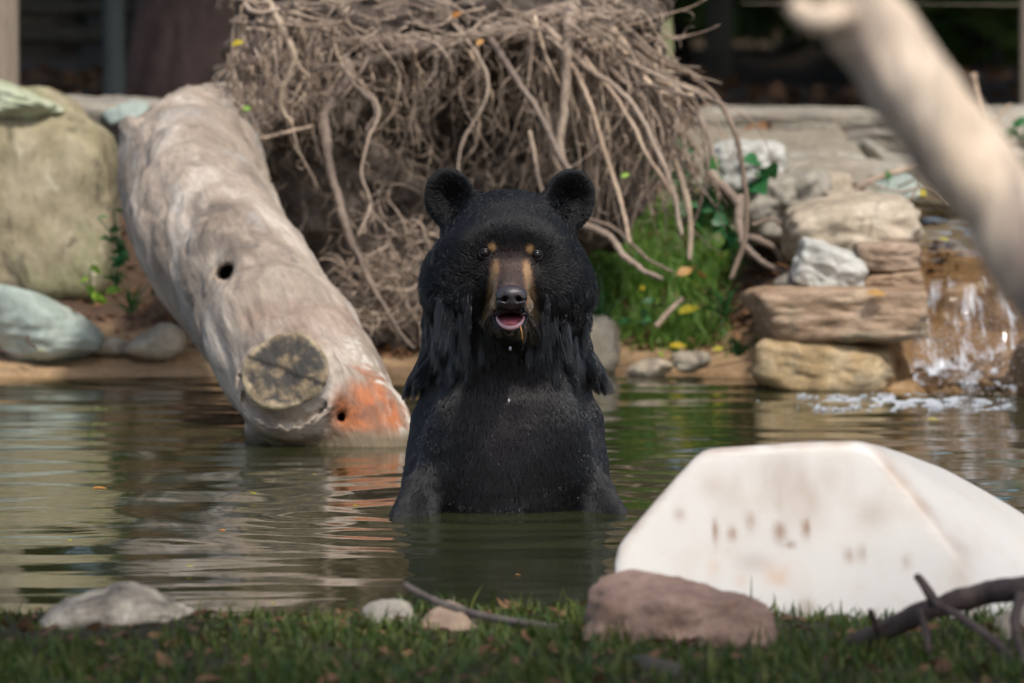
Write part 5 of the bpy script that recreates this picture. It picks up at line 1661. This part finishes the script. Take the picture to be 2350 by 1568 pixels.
tree_at(X_at(1592, 24), 24, 0.045, 5.5, 'thin dark trunk in the wood just right of the root plate', m_barkg, 1)
tree_at(X_at(1500, 30), 30, 0.07, 6, 'distant slim trunk behind the root fan', m_barkg, 2)
tree_at(X_at(2225, 27), 27, 0.09, 6, 'dim trunk behind the upper end of the peeled branch', m_barkg, 3)
tree_at(X_at(120, 29), 29, 0.20, 6, 'dim trunk far back between the two fence posts', m_barkg, 4)
k = 5
for (x, y) in ((-7, 19), (-4.2, 21), (3.2, 20), (5.5, 19), (7.5, 22), (-1.5, 24), (10, 20), (-2.4, 22), (-10, 22), (4, 26), (8, 28), (-5, 28), (0.2, 29), (12, 26), (-2.6, 17.8), (2.6, 17.4), (6.5, 16.5), (4.5, 23)):  # one off-frame tree at the left is added to block sky reflected in the pond
    xv = CX + FOC * x / y
    lb = {(-1.5, 24): 'shadowy tree between the dark fence post and the wide red-brown trunk', (1.2, 23): 'shadowy tree in the wood right of the thin dark trunk', (0.2, 29): 'shadowy tree hidden behind the top of the root plate', (0.4, 19.5): 'shadowy tree just behind the olive boulder'}.get((x, y), 'leafy tree of the shaded wood to the side of the pond')
    tree_at(x, y, 0.12 + 0.05 * math.sin(k * 2.1), 3.9 + 0.5 * math.sin(k), lb, m_barkg, k, scale=1.05)
    k += 1
for i_, (x, y, s) in enumerate(((1.9, 27, 0.9), (0.5, 31, 1.0), (3.2, 29, 1.0), (-2.5, 33, 1.0), (-5, 34, 1.2), (5.5, 31, 1.1), (2.2, 34, 1.2), (-0.8, 36, 1.3), (8, 36, 1.4), (-8, 36, 1.4), (4.6, 38, 1.5), (1.4, 40, 1.6), (-4, 40, 1.6))):
    z = float(ground_at(x, y)[0])
    lb = ['leafy dark bush in the wood right of the root plate', 'dark bush far behind the olive boulder', 'dark bush behind the peeled branch', 'dark bush behind the wide red-brown trunk', 'dark bush at the far left of the wood'][i_] if i_ < 5 else 'dark undergrowth bush closing the back of the wood'
    t_ = thing('bush', lb, 'bush', (x, y, z), 'bushes in the shaded wood')
    c = bpy.data.objects.new('foliage', crowns[i_ % 3]); COL.objects.link(c); c.parent = t_
    c.location = (0, 0, 0.9 * s); c.scale = (0.8 * s, 0.5 * s, 0.75 * s); c.rotation_euler = (0, 0, i_)

# unseen trees added either side of the view to shade the near bank
tree_at(-1.7, 3.9, 0.10, 4.0, 'small unseen tree added left of the camera to shade the near grass', m_barkg, 40, scale=0.36, off=2.2)
tree_at(3.6, 4.1, 0.10, 4.0, 'small unseen tree added right of the camera to shade the near grass', m_barkg, 41, scale=0.36, off=-1.6)
tree_at(-3.6, 4.6, 0.12, 4.3, 'unseen leafy tree added further left to shade the near bank', m_barkg, 42, scale=0.8)
tree_at(-2.5, 15.7, 0.13, 4.6, 'unseen tree added close behind the left wall, its crown shading the wood', m_barkg, 43, scale=0.95, off=1.2)  # unseen trees added from here on; their crowns hold sun off the wood
tree_at(2.75, 15.8, 0.13, 4.6, 'unseen tree added close behind the right ledge, its crown shading the wood', m_barkg, 44, scale=0.95, off=-1.3)
tree_at(4.6, 15.4, 0.13, 4.7, 'unseen tree added right of the ledge by the upper brook to shade the wood', m_barkg, 45, scale=0.95)
tree_at(-4.6, 15.4, 0.13, 4.7, 'unseen tree added left of the wall behind the big boulder to shade the wood', m_barkg, 46, scale=0.95)

# fence
def post(label, x0, x1, Y, z0, z1, m_):
    a, b_ = X_at(x0, Y), X_at(x1, Y)
    C = np.stack([np.full(10, (a + b_) / 2), np.full(10, Y), np.linspace(z0, z1, 10)], 1)
    V, Fq, Ft = tube(C, (b_ - a) / 2, 16, 0.12, x0)
    o = obj('fence_post', V, [Fq, Ft], m_)
    return props(o, label, 'fence post', 'fence posts behind the pond')
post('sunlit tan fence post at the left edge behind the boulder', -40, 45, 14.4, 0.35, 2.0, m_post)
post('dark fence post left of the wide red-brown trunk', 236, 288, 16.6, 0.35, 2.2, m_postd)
post('thin sunlit fence post at the right edge of the wood', 2338, 2375, 14.8, 0.3, 2.0, m_post)
for lb, y_, r_ in (('lower dark fence rail behind the left boulder', 82, 22), ('upper dark fence rail behind the left boulder', 20, 16)):
    C = catmull(np.array([P(-300, y_ + 6, 18.2), P(150, y_, 18.4), P(700, y_ - 8, 18.5)]), 20)
    V, Fq, Ft = tube(C, px(r_, 18), 12, 0.2, y_)
    o = obj('fence_rail', V, [Fq, Ft], m_barkg); props(o, lb, 'fence rail', 'fence rails behind the pond')
C = catmull(np.array([P(1700, 9, 15.2), P(2100, 10, 15.2), P(2500, 13, 15.2)]), 8)
V, Fq, Ft = tube(C, 0.0016, 5)
o = obj('fence_wire', V, [Fq, Ft], m_post); props(o, 'thin fence wire running across the top right of the wood', 'fence wire')
